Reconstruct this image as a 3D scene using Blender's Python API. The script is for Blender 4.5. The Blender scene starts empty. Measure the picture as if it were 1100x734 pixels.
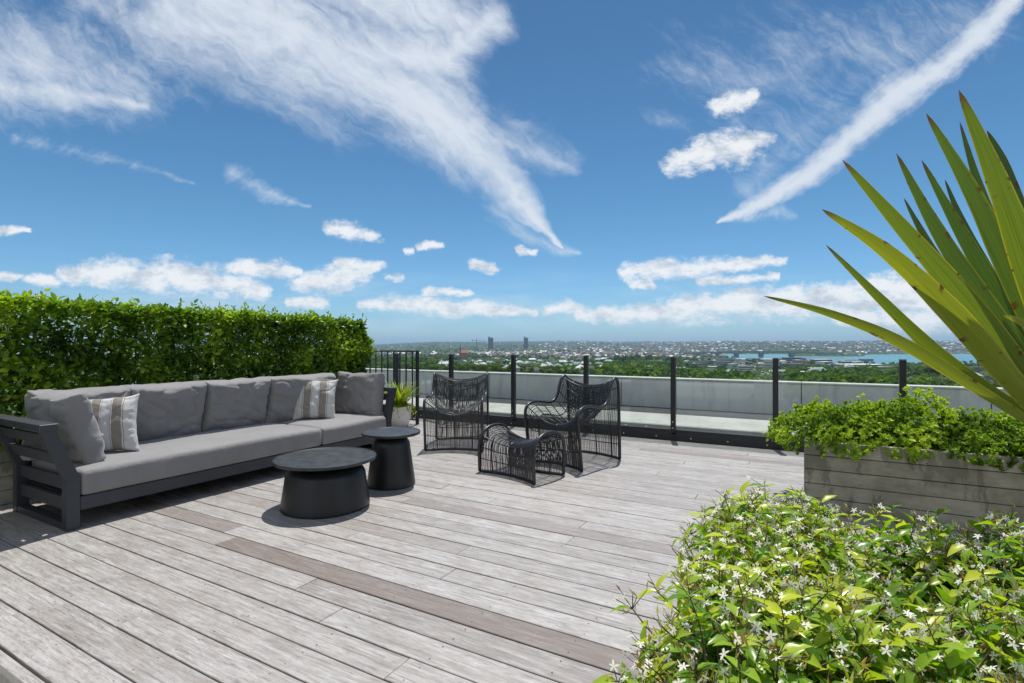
import bpy, math, random
import numpy as np
from mathutils import Vector, Matrix, noise
C = bpy.context; S = C.scene
R = math.radians
random.seed(7); rng = np.random.default_rng(7)

# ------------------------------------------------------------------ camera
YAW = R(29.2); F = 556.0; CX = 550.0; HY = 370.0; H = 1.2
cam_d = bpy.data.cameras.new('camera'); cam = bpy.data.objects.new('camera', cam_d)
S.collection.objects.link(cam); S.camera = cam
cam.location = (0, 0, H); cam.rotation_euler = (R(90), 0, YAW)
cam_d.sensor_width = 36; cam_d.lens = 36 * F / 1100.0
cam_d.shift_y = 3.0 / 1100; cam_d.clip_start = 0.05; cam_d.clip_end = 60000
VD = Vector((-math.sin(YAW), math.cos(YAW), 0)); VR = Vector((math.cos(YAW), math.sin(YAW), 0))

# ------------------------------------------------------------------ sun, exposure
SUN = Vector((-0.085, 0.296, 1.0)).normalized()
SKY_STRENGTH = 0.105; SUN_STRENGTH = 5.0; SKY_TOP = (.36, .62, .76)
S.view_settings.view_transform = 'Standard'; S.view_settings.look = 'None'
S.view_settings.gamma = 1; S.view_settings.exposure = 0.0; S.view_settings.use_curve_mapping = False
S.render.engine = 'CYCLES'
S.cycles.max_bounces = 7; S.cycles.transparent_max_bounces = 24; S.cycles.volume_bounces = 0
S.cycles.use_denoising = True; S.cycles.caustics_reflective = False; S.cycles.caustics_refractive = False
sd = bpy.data.lights.new('sun', 'SUN'); sd.energy = SUN_STRENGTH; sd.angle = R(0.5); sd.color = (1, .965, .91)
so = bpy.data.objects.new('sun', sd); S.collection.objects.link(so)
so.rotation_euler = (-SUN).to_track_quat('-Z', 'Y').to_euler(); so.location = (0, 0, 20)

# ------------------------------------------------------------------ node expression helper
class N:
    """a float socket (or constant) with operators that build Math nodes"""
    def __init__(s, nt, v): s.nt = nt; s.v = v
    def m(s, op, *o, clamp=False):
        n = s.nt.nodes.new('ShaderNodeMath'); n.operation = op; n.use_clamp = clamp
        for i, a in enumerate((s,) + o):
            a = a.v if isinstance(a, N) else a
            if isinstance(a, (int, float)): n.inputs[i].default_value = a
            else: s.nt.links.new(a, n.inputs[i])
        return N(s.nt, n.outputs[0])
    def __add__(s, o): return s.m('ADD', o)
    def __radd__(s, o): return s.m('ADD', o)
    def __sub__(s, o): return s.m('SUBTRACT', o)
    def __rsub__(s, o): return N(s.nt, float(o)).m('SUBTRACT', s)
    def __mul__(s, o): return s.m('MULTIPLY', o)
    def __rmul__(s, o): return s.m('MULTIPLY', o)
    def __truediv__(s, o): return s.m('DIVIDE', o)
    def mx(s, o): return s.m('MAXIMUM', o)
    def mn(s, o): return s.m('MINIMUM', o)
    def sat(s): return s.m('ADD', 0.0, clamp=True)
    def ss(s, a, b):
        n = s.nt.nodes.new('ShaderNodeMapRange'); n.interpolation_type = 'SMOOTHSTEP'
        s.nt.links.new(s.v, n.inputs[0]); n.inputs[1].default_value = a; n.inputs[2].default_value = b
        return N(s.nt, n.outputs[0])
def xyz(nt, x, y, z=0.0):
    n = nt.nodes.new('ShaderNodeCombineXYZ')
    for i, a in enumerate((x, y, z)):
        a = a.v if isinstance(a, N) else a
        if isinstance(a, (int, float)): n.inputs[i].default_value = a
        else: nt.links.new(a, n.inputs[i])
    return n.outputs[0]
def noi(nt, vec, scale, detail=4, rough=.55, dist=0, out=0):
    n = nt.nodes.new('ShaderNodeTexNoise'); n.inputs['Scale'].default_value = scale
    n.inputs['Detail'].default_value = detail; n.inputs['Roughness'].default_value = rough
    n.inputs['Distortion'].default_value = dist
    if vec is not None: nt.links.new(vec, n.inputs['Vector'])
    return N(nt, n.outputs[out])
def mixc(nt, fac, a, b, mode='MIX'):
    n = nt.nodes.new('ShaderNodeMix'); n.data_type = 'RGBA'; n.blend_type = mode
    for i, v in ((0, fac), (6, a), (7, b)):
        v = v.v if isinstance(v, N) else v
        if isinstance(v, (int, float)): n.inputs[i].default_value = v
        elif isinstance(v, tuple): n.inputs[i].default_value = (v + (1,))[:4]
        else: nt.links.new(v, n.inputs[i])
    return n.outputs[2]

# ------------------------------------------------------------------ sky with clouds fixed to compass directions
W = bpy.data.worlds.new('World'); S.world = W; W.use_nodes = True
W.cycles.sampling_method = 'MANUAL'; W.cycles.sample_map_resolution = 256
nt = W.node_tree; nt.nodes.clear()
sky = nt.nodes.new('ShaderNodeTexSky'); sky.sky_type = 'NISHITA'; sky.sun_disc = False
sky.sun_elevation = math.asin(SUN.z); sky.sun_rotation = math.atan2(SUN.x, SUN.y)
sky.altitude = 60; sky.air_density = 1.0; sky.dust_density = 0.55; sky.ozone_density = 3.2
tc = nt.nodes.new('ShaderNodeTexCoord')
def dotc(v):
    n = nt.nodes.new('ShaderNodeVectorMath'); n.operation = 'DOT_PRODUCT'
    nt.links.new(tc.outputs['Generated'], n.inputs[0]); n.inputs[1].default_value = v
    return N(nt, n.outputs['Value'])
dD, dL, dZ = dotc(VD), dotc(VR), dotc((0, 0, 1))
inv = dD.mx(0.08)
U = dL / inv; V = dZ / inv
pv = xyz(nt, U, V, 0)
w1 = noi(nt, pv, 3.5, 4, .6) - 0.5; w2 = noi(nt, xyz(nt, U + 7.3, V + 1.1), 3.5, 4, .6) - 0.5
w3 = noi(nt, pv, 16, 5, .62) - 0.5; w4 = noi(nt, xyz(nt, U + 3.3, V + 9.1), 16, 5, .62) - 0.5
def q(px, py): return ((px - 550) / F, (370 - py) / F)
def stroke(u, v, pts, power=1.0):
    out = None
    for (ax, ay, aw), (bx, by, bw) in zip(pts, pts[1:]):
        a = q(ax, ay); b = q(bx, by); dx, dy = b[0] - a[0], b[1] - a[1]; l2 = dx * dx + dy * dy
        t = ((u - a[0]) * (dx / l2) + (v - a[1]) * (dy / l2)).sat()
        ex = u - (t * dx + a[0]); ey = v - (t * dy + a[1])
        d = (ex * ex + ey * ey).m('SQRT')
        w = t * ((bw - aw) / F) + aw / F
        m = (1.0 - d / w).sat()
        out = m if out is None else out.mx(m)
    return out
# high streaked cirrus
uu = U + w1 * 0.13 + w3 * 0.012; vv = V + w2 * 0.10 + w4 * 0.012
ci = stroke(uu, vv, [(-60, 60, 105), (60, 70, 95), (150, 85, 70)]) * 0.72
ci = ci.mx(stroke(uu, vv, [(120, -60, 120), (270, 10, 115), (380, 75, 105), (470, 122, 80), (535, 180, 44), (570, 222, 20), (605, 262, 2)]))
ci = ci.mx(stroke(uu, vv, [(180, 20, 90), (300, 45, 90), (400, 60, 80), (480, 60, 60), (525, 20, 40)]) * 0.92)
ci = ci.mx(stroke(uu, vv, [(0, 90, 40), (80, 100, 34), (165, 112, 14)]) * 0.8)
ci = ci.mx(stroke(uu, vv, [(370, -10, 80), (460, 10, 80), (530, 30, 34)]) * 0.85)
ci = ci.mx(stroke(uu, vv, [(470, 80, 70), (500, 130, 60), (560, 155, 60), (620, 180, 18)]) * 0.55)
ci = ci.mx(stroke(uu, vv, [(530, 215, 30), (575, 250, 22), (620, 272, 4)]) * 0.5)
ci = ci.mx(stroke(uu, vv, [(720, 70, 70), (800, 85, 100), (960, 40, 105), (1060, 30, 60)]) * 0.40)
ci = ci.mx(stroke(uu, vv, [(690, 130, 30), (860, 140, 60), (960, 110, 30)]) * 0.32)
uc = U + w1 * 0.045 + w3 * 0.02; vc = V + w2 * 0.045 + w4 * 0.02
ct = stroke(uc, vc, [(1130, -45, 15), (1088, 0, 18), (1045, 46, 19), (1000, 78, 21), (962, 102, 29), (925, 142, 21), (872, 186, 19), (832, 208, 15), (800, 224, 12), (768, 238, 3)])
cv = stroke(uu, vv, [(1010, 20, 60), (930, 90, 62), (850, 155, 52), (800, 200, 30)]) * .34
ci = ci.mx(cv)
ct = ct.mx(stroke(uc, vc, [(250, 185, 20), (285, 208, 15), (335, 220, 4)]) * 0.45)
ct = ct.mx(stroke(uc, vc, [(20, 148, 14), (100, 165, 13), (210, 197, 4)]) * 0.32)
ct = ct.mx(stroke(uc, vc, [(770, 234, 5), (830, 228, 20), (855, 234, 5)]) * 0.34)
# fibres: fine noise drawn out along the streak direction
fib = noi(nt, xyz(nt, (U * 0.80 - V * 0.60) * 2.2 + w1 * 1.2, (U * 0.60 + V * 0.80) * 9.0 + w2 * 1.4), 2.0, 9, .66)
fib2 = noi(nt, xyz(nt, (U * 0.78 + V * 0.62) * 2.2 + w1 * .7, (U * 0.62 - V * 0.78) * 9.0), 2.2, 8, .64)
body = noi(nt, xyz(nt, U * 0.8 - V * 0.3, U * 0.5 + V * 1.3), 5.0, 7, .6)
fine1 = noi(nt, xyz(nt, (U * 0.80 - V * 0.60) * 6 + w1 * 2.2 + w3 * .7, (U * 0.60 + V * 0.80) * 34.0 + w2 * 5 + w4 * 1.6), 1.6, 6, .7)
fine2 = noi(nt, xyz(nt, (U * 0.76 + V * 0.65) * 6 + w1 * 1.5, (U * 0.65 - V * 0.76) * 30.0 + w2 * 3), 1.6, 6, .7)
puff = noi(nt, xyz(nt, U, V * 1.2, .4), 30, 5, .65)
ciM = (ci.m('POWER', .85) * 1.22 + (body - .5) * 1.05 + (fib - .5) * .75 + (fine1 - .5) * .70 + (puff - .5) * .25 - .20).ss(0.02, 1.15) * ci.ss(0, .22)
ctM = (ct.m('POWER', .8) * 1.15 + (fib2 - .5) * .6 + (body - .5) * .7 + (fine2 - .5) * .85 + (puff - .5) * .7 - .10).ss(0.02, 1.05) * ct.ss(0, .2) * 0.97
cirrus = (1.0 - (1.0 - ciM) * (1.0 - ctM)).sat() * 0.95
# low cumulus
ncu = noi(nt, xyz(nt, U * 1.0, V * 1.6), 26, 9, .70)
u2 = U + w3 * 0.06 + w1 * .02; v2 = V + w4 * 0.03
cu = None
for pts in (
    [(725, 177, 18), (760, 163, 27), (800, 158, 27), (818, 150, 16)], [(768, 116, 14), (790, 108, 19), (812, 102, 10)],
    [(355, 244, 12), (382, 250, 16), (408, 255, 8)], [(436, 269, 6), (442, 268, 5)], [(452, 265, 7), (472, 264, 6)],
    [(70, 295, 14), (120, 293, 22), (190, 297, 26), (260, 306, 22), (285, 315, 12)], [(25, 300, 8), (60, 303, 8)],
    [(255, 288, 14), (300, 290, 15), (318, 292, 8)], [(320, 303, 14), (350, 302, 22), (385, 295, 16), (410, 288, 8)], [(362, 284, 9), (390, 286, 12), (410, 284, 7)],
    [(390, 328, 9), (440, 326, 15), (490, 332, 14), (540, 333, 11), (575, 336, 5)], [(460, 314, 7), (500, 315, 6)], [(315, 327, 9), (345, 326, 11)],
    [(512, 285, 9), (526, 287, 9)], [(560, 268, 9), (572, 271, 6)], [(590, 332, 11), (606, 329, 14), (622, 335, 9)],
    [(675, 293, 14), (720, 289, 17), (790, 285, 13), (842, 280, 6)], [(680, 305, 7), (700, 304, 7)], [(755, 302, 7), (800, 300, 8), (838, 297, 5)],
    [(620, 340, 10), (690, 336, 17), (760, 330, 22), (850, 325, 26), (930, 320, 28), (1000, 322, 32), (1060, 330, 36)],
    [(780, 322, 16), (860, 318, 18), (930, 320, 14)], [(900, 340, 14), (1000, 345, 22), (1120, 345, 22)], [(940, 305, 18), (985, 308, 26), (1010, 320, 26)],
    [(-20, 248, 8), (20, 248, 7), (30, 249, 3)], [(-30, 300, 9), (20, 297, 7)], [(418, 298, 6), (432, 299, 6)],
):
    s = stroke(u2, v2, pts); cu = s if cu is None else cu.mx(s)
cuM = (cu.m('POWER', 0.85) * 1.30 + (ncu - 0.5) * 2.7 - 0.14).ss(0.0, 1.05) * cu.ss(0, .12)
veil = (noi(nt, xyz(nt, U * 1.2, V * 7.0), 3.0, 5, .6).ss(0.4, 0.75)) * (V.ss(0.01, 0.05) * (1.0 - V.ss(0.07, 0.16))) * 0.35
cum = (1.0 - (1.0 - cuM * 0.93) * (1.0 - veil)).sat()
front = dD.ss(0.03, 0.2) * dZ.ss(0.0, 0.012)
grade = nt.nodes.new('ShaderNodeValToRGB'); nt.links.new((dZ * 1.6).sat().v, grade.inputs[0]); el = grade.color_ramp.elements
el[0].color = (.64, .96, 1.40, 1); el[1].position = 1; el[1].color = SKY_TOP + (1,)
e1 = el.new(.10); e1.color = (.62, .93, 1.20, 1); e2 = el.new(.34); e2.color = (.50, .84, .98, 1)
tinted = mixc(nt, 1.0, sky.outputs[0], grade.outputs[0], 'MULTIPLY')
cuc = mixc(nt, noi(nt, xyz(nt, U, V * 1.8 + 0.015), 16, 6, .6).ss(0.30, 0.56), (5.2, 5.9, 6.7), (8.8, 8.95, 9.1))
c1 = mixc(nt, cirrus * front, tinted, (7.0, 7.6, 8.4))
c2 = mixc(nt, cum * front, c1, cuc)
# bright broken cloud added behind the viewer as neutral fill on the parapet
rear_fill = noi(nt, tc.outputs['Generated'], 2.6, 5, .6).ss(.36, .60) * (1.0 - dD.ss(-.25, .05)) * dZ.ss(.0, .05)
c2 = mixc(nt, rear_fill * .85, c2, (8.5, 8.6, 8.6))
bg = nt.nodes.new('ShaderNodeBackground'); bg.inputs['Strength'].default_value = SKY_STRENGTH
nt.links.new(c2, bg.inputs['Color'])
wo = nt.nodes.new('ShaderNodeOutputWorld'); nt.links.new(bg.outputs[0], wo.inputs['Surface'])

# ------------------------------------------------------------------ pixel helpers (survey of the photo)
def ray(px): k = (px - CX) / F; return VD + VR * k
def gp(px, py, z=0.0):
    D = F * (H - z) / (py - HY); p = ray(px) * D; return Vector((p.x, p.y, z))
def at(px, py, D):
    p = ray(px) * D; return Vector((p.x, p.y, H - (py - HY) * D / F))

# ------------------------------------------------------------------ materials
def mat(name):
    m = bpy.data.materials.new(name); m.use_nodes = True; nt = m.node_tree; nt.nodes.clear()
    o = nt.nodes.new('ShaderNodeOutputMaterial'); b = nt.nodes.new('ShaderNodeBsdfPrincipled')
    nt.links.new(b.outputs[0], o.inputs[0]); return m, nt, b, o
def setc(nt, sock, v):
    if isinstance(v, N): v = v.v
    if isinstance(v, tuple): sock.default_value = (v + (1,))[:4]
    elif isinstance(v, (int, float)): sock.default_value = v
    else: nt.links.new(v, sock)
def bump(nt, b, h, strength=.3, dist=.01):
    n = nt.nodes.new('ShaderNodeBump'); n.inputs['Strength'].default_value = strength; n.inputs['Distance'].default_value = dist
    nt.links.new(h.v if isinstance(h, N) else h, n.inputs['Height']); nt.links.new(n.outputs[0], b.inputs['Normal'])
def ocoord(nt, scale=(1, 1, 1), which='Object'):
    t = nt.nodes.new('ShaderNodeTexCoord'); mp = nt.nodes.new('ShaderNodeMapping'); mp.inputs['Scale'].default_value = scale
    nt.links.new(t.outputs[which], mp.inputs[0]); return mp.outputs[0]
def simple(name, col, rough=.6, var=.12, scale=6, metal=0, bmp=0, bscale=60, spec=.5, col2=None):
    m, nt, b, o = mat(name); c = ocoord(nt)
    n = noi(nt, c, scale, 5, .6)
    lo = tuple(x * (1 - var) for x in col) if col2 is None else col2; hi = tuple(min(1, x * (1 + var)) for x in col)
    setc(nt, b.inputs['Base Color'], mixc(nt, n.ss(.3, .7), lo, hi))
    setc(nt, b.inputs['Roughness'], n * 0.15 + (rough - .075)); b.inputs['Metallic'].default_value = metal
    b.inputs['Specular IOR Level'].default_value = spec
    if bmp: bump(nt, b, noi(nt, c, bscale, 3, .6), bmp, .004)
    return m
def attr(nt, name='tone'):
    a = nt.nodes.new('ShaderNodeAttribute'); a.attribute_name = name; return N(nt, a.outputs['Fac'])
def leafmat(name, ramp, rough=.4, trans=.35, spec=.5, tcol=None, attrib='tone'):
    m, nt, b, o = mat(name)
    r = nt.nodes.new('ShaderNodeValToRGB'); els = r.color_ramp.elements
    while len(els) < len(ramp): els.new(.5)
    for e, (p, c) in zip(els, ramp): e.position = p; e.color = c + (1,)
    nt.links.new(attr(nt, attrib).v, r.inputs[0])
    nt.links.new(r.outputs[0], b.inputs['Base Color']); b.inputs['Roughness'].default_value = rough
    b.inputs['Specular IOR Level'].default_value = spec
    t = nt.nodes.new('ShaderNodeBsdfTranslucent')
    tc_ = mixc(nt, 1.0, r.outputs[0], tcol or (1.5, 1.7, .5), 'MULTIPLY'); nt.links.new(tc_, t.inputs[0])
    mx = nt.nodes.new('ShaderNodeMixShader'); mx.inputs[0].default_value = trans
    nt.links.new(b.outputs[0], mx.inputs[1]); nt.links.new(t.outputs[0], mx.inputs[2]); nt.links.new(mx.outputs[0], o.inputs[0])
    return m
M = {}
# weathered hardwood deck
m, nt, b, o = mat('weathered_deck'); tone = attr(nt); off = attr(nt, 'shift')
geo = nt.nodes.new('ShaderNodeNewGeometry'); sp = nt.nodes.new('ShaderNodeSeparateXYZ'); nt.links.new(geo.outputs['Position'], sp.inputs[0])
gx, gy, gz = (N(nt, sp.outputs[i]) for i in range(3))
g1 = noi(nt, xyz(nt, gx * 2.0 + off * 37, gy * 38 + off * 11, gz * 5), 1.6, 7, .68, .6)
g2 = noi(nt, xyz(nt, gx * 3.2 + off * 19, gy * 9, gz), 1.5, 6, .62, .4)
g3 = noi(nt, xyz(nt, gx, gy, gz), .75, 4, .6)
g4 = noi(nt, xyz(nt, gx * 12 + off * 5, gy * 160, gz), 1.0, 4, .7)
g5 = noi(nt, xyz(nt, gx * 4.5 + off * 7, gy * 22, gz), 1.6, 7, .70, .8)
base = mixc(nt, tone, (.255, .232, .215), (.470, .455, .438))
c = mixc(nt, (g1.ss(.42, .70)) * .55, base, (.64, .625, .61))
c = mixc(nt, (1.0 - g1.ss(.26, .48)) * .55, c, (.155, .135, .122))
c = mixc(nt, (1.0 - g2.ss(.32, .55)) * .55, c, (.27, .225, .190))
c = mixc(nt, g2.ss(.56, .76) * .55, c, (.66, .65, .64))
c = mixc(nt, (1.0 - g5.ss(.32, .52)) * .50, c, (.19, .165, .148))
c = mixc(nt, g5.ss(.56, .72) * .42, c, (.70, .69, .675))
c = mixc(nt, g3.ss(.45, .72) * .25, c, (.56, .55, .54))
c = mixc(nt, (1.0 - g4.ss(.30, .46)) * .60, c, (.10, .09, .083))
brn = attr(nt, 'brown'); c = mixc(nt, brn * (g5.ss(.3, .75) * .55 + .42), c, (.115, .062, .036))
vor = nt.nodes.new('ShaderNodeTexVoronoi'); vor.inputs['Scale'].default_value = 5.5; nt.links.new(xyz(nt, gx * .8, gy * 1.3), vor.inputs['Vector'])
c = mixc(nt, (1.0 - N(nt, vor.outputs['Distance']).ss(.02, .055)) * .5, c, (.12, .10, .09))
g6 = noi(nt, xyz(nt, gx * 14 + off * 3, gy * 85, gz), 1.5, 5, .75, .5)
c = mixc(nt, (1.0 - g6.ss(.34, .50)) * .38, c, (.15, .132, .12)); c = mixc(nt, g6.ss(.58, .72) * .30, c, (.72, .71, .69))
c = mixc(nt, 1.0, c, (.89, .878, .868), 'MULTIPLY')
sup = noi(nt, xyz(nt, gx * 2.2 + off * 13, gy * 60, gz), 1.4, 5, .7, .3)
c = mixc(nt, (1.0 - sup.ss(.34, .47)) * .62, c, (.125, .112, .102))
setc(nt, b.inputs['Base Color'], c); setc(nt, b.inputs['Roughness'], .60 - g2 * .25); b.inputs['Specular IOR Level'].default_value = .95
bump(nt, b, g1 * .5 + g4 * .5, .45, .004); M['deck'] = m
M['dark'] = simple('dark_void', (.012, .011, .011), .9)
M['black_metal'] = simple('black_powdercoat', (.016, .016, .018), .42, .2, 20)
M['char_metal'] = simple('charcoal_powdercoat', (.038, .042, .050), .48, .10, 8, bmp=.05, bscale=300)
M['table'] = simple('matt_black_metal', (.011, .0125, .015), .40, .18, 7, bmp=.08, bscale=250)
M['tabletop'] = simple('matt_black_top', (.026, .031, .037), .46, .45, 14, bmp=.05, bscale=200)
M['rope'] = simple('black_rope', (.020, .021, .024), .36, .3, 40, spec=.6)
M['steel'] = simple('brushed_steel', (.55, .55, .56), .3, .1, 30, metal=1)
M['white_pot'] = simple('white_glazed_pot', (.72, .71, .70), .35, .08, 6)
M['twig'] = simple('brown_twig', (.11, .075, .045), .7, .3, 20)
M['soil'] = simple('dark_soil', (.03, .022, .015), .9, .4, 20, bmp=.5, bscale=40)
def fabric(name, col, var=.07):
    m, nt, b, o = mat(name); c = ocoord(nt)
    n = noi(nt, c, 5, 4, .6); fine = noi(nt, c, 420, 2, .6)
    cc = mixc(nt, n.ss(.3, .7), tuple(x * (1 - var) for x in col), tuple(x * (1 + var) for x in col))
    cc = mixc(nt, fine.ss(.35, .65) * .35, cc, tuple(x * .62 for x in col))
    setc(nt, b.inputs['Base Color'], cc); b.inputs['Roughness'].default_value = .85; b.inputs['Specular IOR Level'].default_value = .25
    b.inputs['Sheen Weight'].default_value = .25
    wr = noi(nt, c, 9, 4, .55, 1.2)
    bump(nt, b, wr * .8 + fine * .03, .35, .03); return m
M['fabric'] = fabric('warm_grey_canvas', (.252, .244, .242))
M['fabric_seat'] = fabric('warm_grey_canvas_seat', (.252, .244, .240))
m, nt, b, o = mat('striped_fabric')
t = nt.nodes.new('ShaderNodeAttribute'); t.attribute_name = 'uu'; r = nt.nodes.new('ShaderNodeValToRGB'); r.color_ramp.interpolation = 'CONSTANT'
lt = (.60, .59, .57); tp = (.235, .205, .175); gr = (.56, .56, .57); dk = (.16, .14, .12)
st = [(0, lt), (.19, dk), (.20, lt), (.225, tp), (.385, dk), (.395, lt), (.415, dk), (.425, gr), (.575, dk), (.585, lt), (.605, dk), (.615, tp), (.775, lt), (.80, dk), (.81, lt)]
els = r.color_ramp.elements
while len(els) < len(st): els.new(.9)
for e, (p_, c_) in zip(els, st): e.position = p_; e.color = c_ + (1,)
nt.links.new(t.outputs['Fac'], r.inputs[0]); c = ocoord(nt); fine = noi(nt, c, 300, 2)
setc(nt, b.inputs['Base Color'], mixc(nt, fine.ss(.3, .7) * .3, r.outputs[0], (.3, .28, .26))); b.inputs['Roughness'].default_value = .85
bump(nt, b, noi(nt, c, 10, 4, .55, 1), .3, .03); M['stripe'] = m
# board-marked concrete
m, nt, b, o = mat('board_marked_concrete'); c = ocoord(nt); sp = nt.nodes.new('ShaderNodeSeparateXYZ'); nt.links.new(c, sp.inputs[0])
x, y, z = (N(nt, sp.outputs[i]) for i in range(3))
gr1 = noi(nt, xyz(nt, x * 5, y * 5, z * 16), 1.5, 7, .7); bl = noi(nt, c, 2.2, 6, .65); tint = attr(nt)
cc = mixc(nt, gr1.ss(.25, .75), (.215, .205, .150), (.37, .35, .275)); cc = mixc(nt, tint * .5, cc, (.41, .39, .32))
cc = mixc(nt, (1.0 - bl.ss(.35, .6)) * .75, cc, (.15, .145, .095))
dr = noi(nt, xyz(nt, x * 3.2 + bl * .5, y * 3.2, z * .9), 1.6, 5, .6)
cc = mixc(nt, dr.ss(.53, .565) * .6, cc, (.115, .112, .08))
setc(nt, b.inputs['Base Color'], cc); b.inputs['Roughness'].default_value = .85; bump(nt, b, gr1 + bl, .5, .006); M['concrete'] = m
def concrete(name, a, bb, s=1.6):
    m, nt, b, o = mat(name); c = ocoord(nt); sp = nt.nodes.new('ShaderNodeSeparateXYZ'); nt.links.new(c, sp.inputs[0])
    x, y, z = (N(nt, sp.outputs[i]) for i in range(3))
    n1 = noi(nt, c, s, 7, .65); n2 = noi(nt, xyz(nt, x * 5, y * 5, z * .6), 1.5, 4, .6)
    cc = mixc(nt, n1.ss(.3, .7), a, bb); cc = mixc(nt, n2.ss(.52, .68) * .38, cc, tuple(v * .62 for v in a))
    setc(nt, b.inputs['Base Color'], cc); b.inputs['Roughness'].default_value = .8; bump(nt, b, n1, .2, .01); return m
M['parapet'] = concrete('grey_painted_parapet', (.64, .635, .62), (.76, .75, .735))
M['cap'] = concrete('pale_coping', (.55, .54, .51), (.68, .67, .64))
M['ledge'] = concrete('cream_ledge', (.40, .385, .345), (.52, .50, .46))
M['membrane'] = simple('dark_roof_membrane', (.045, .047, .050), .8, .3, 3)
# balustrade glass: a clear sheet that tints slightly and mirrors by its angle
m = bpy.data.materials.new('balustrade_glass'); m.use_nodes = True; nt = m.node_tree; nt.nodes.clear()
o = nt.nodes.new('ShaderNodeOutputMaterial'); tr = nt.nodes.new('ShaderNodeBsdfTransparent'); tr.inputs[0].default_value = (.885, .925, .915, 1)
gl = nt.nodes.new('ShaderNodeBsdfGlossy'); gl.inputs['Roughness'].default_value = .02; gl.inputs['Color'].default_value = (.9, .95, 1, 1)
fr = nt.nodes.new('ShaderNodeLayerWeight'); mx = nt.nodes.new('ShaderNodeMixShader'); fz = N(nt, fr.outputs['Facing']).m('POWER', 5.0) * .93 + .055
nt.links.new(fz.v, mx.inputs[0]); nt.links.new(tr.outputs[0], mx.inputs[1]); nt.links.new(gl.outputs[0], mx.inputs[2]); nt.links.new(mx.outputs[0], o.inputs[0])
M['glass'] = m
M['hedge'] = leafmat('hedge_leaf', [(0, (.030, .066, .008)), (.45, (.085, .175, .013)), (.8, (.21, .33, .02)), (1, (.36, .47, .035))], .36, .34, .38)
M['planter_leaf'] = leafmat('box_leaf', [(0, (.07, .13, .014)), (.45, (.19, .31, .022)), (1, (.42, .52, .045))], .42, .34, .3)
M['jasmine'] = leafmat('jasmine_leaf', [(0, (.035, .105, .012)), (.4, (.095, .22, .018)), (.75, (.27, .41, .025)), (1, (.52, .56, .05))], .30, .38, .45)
M['petal'] = leafmat('jasmine_petal', [(0, (.66, .55, .28)), (.35, (.80, .76, .62)), (1, (.86, .84, .76))], .6, .3, .3, (1.1, 1.1, 1.0))
M['bud'] = leafmat('jasmine_bud', [(0, (.35, .14, .05)), (.5, (.42, .36, .10)), (1, (.40, .46, .12))], .6, .25)
M['spike'] = leafmat('spiky_leaf', [(0, (.07, .14, .015)), (.6, (.20, .30, .02)), (1, (.42, .38, .04))], .4, .35)

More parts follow.
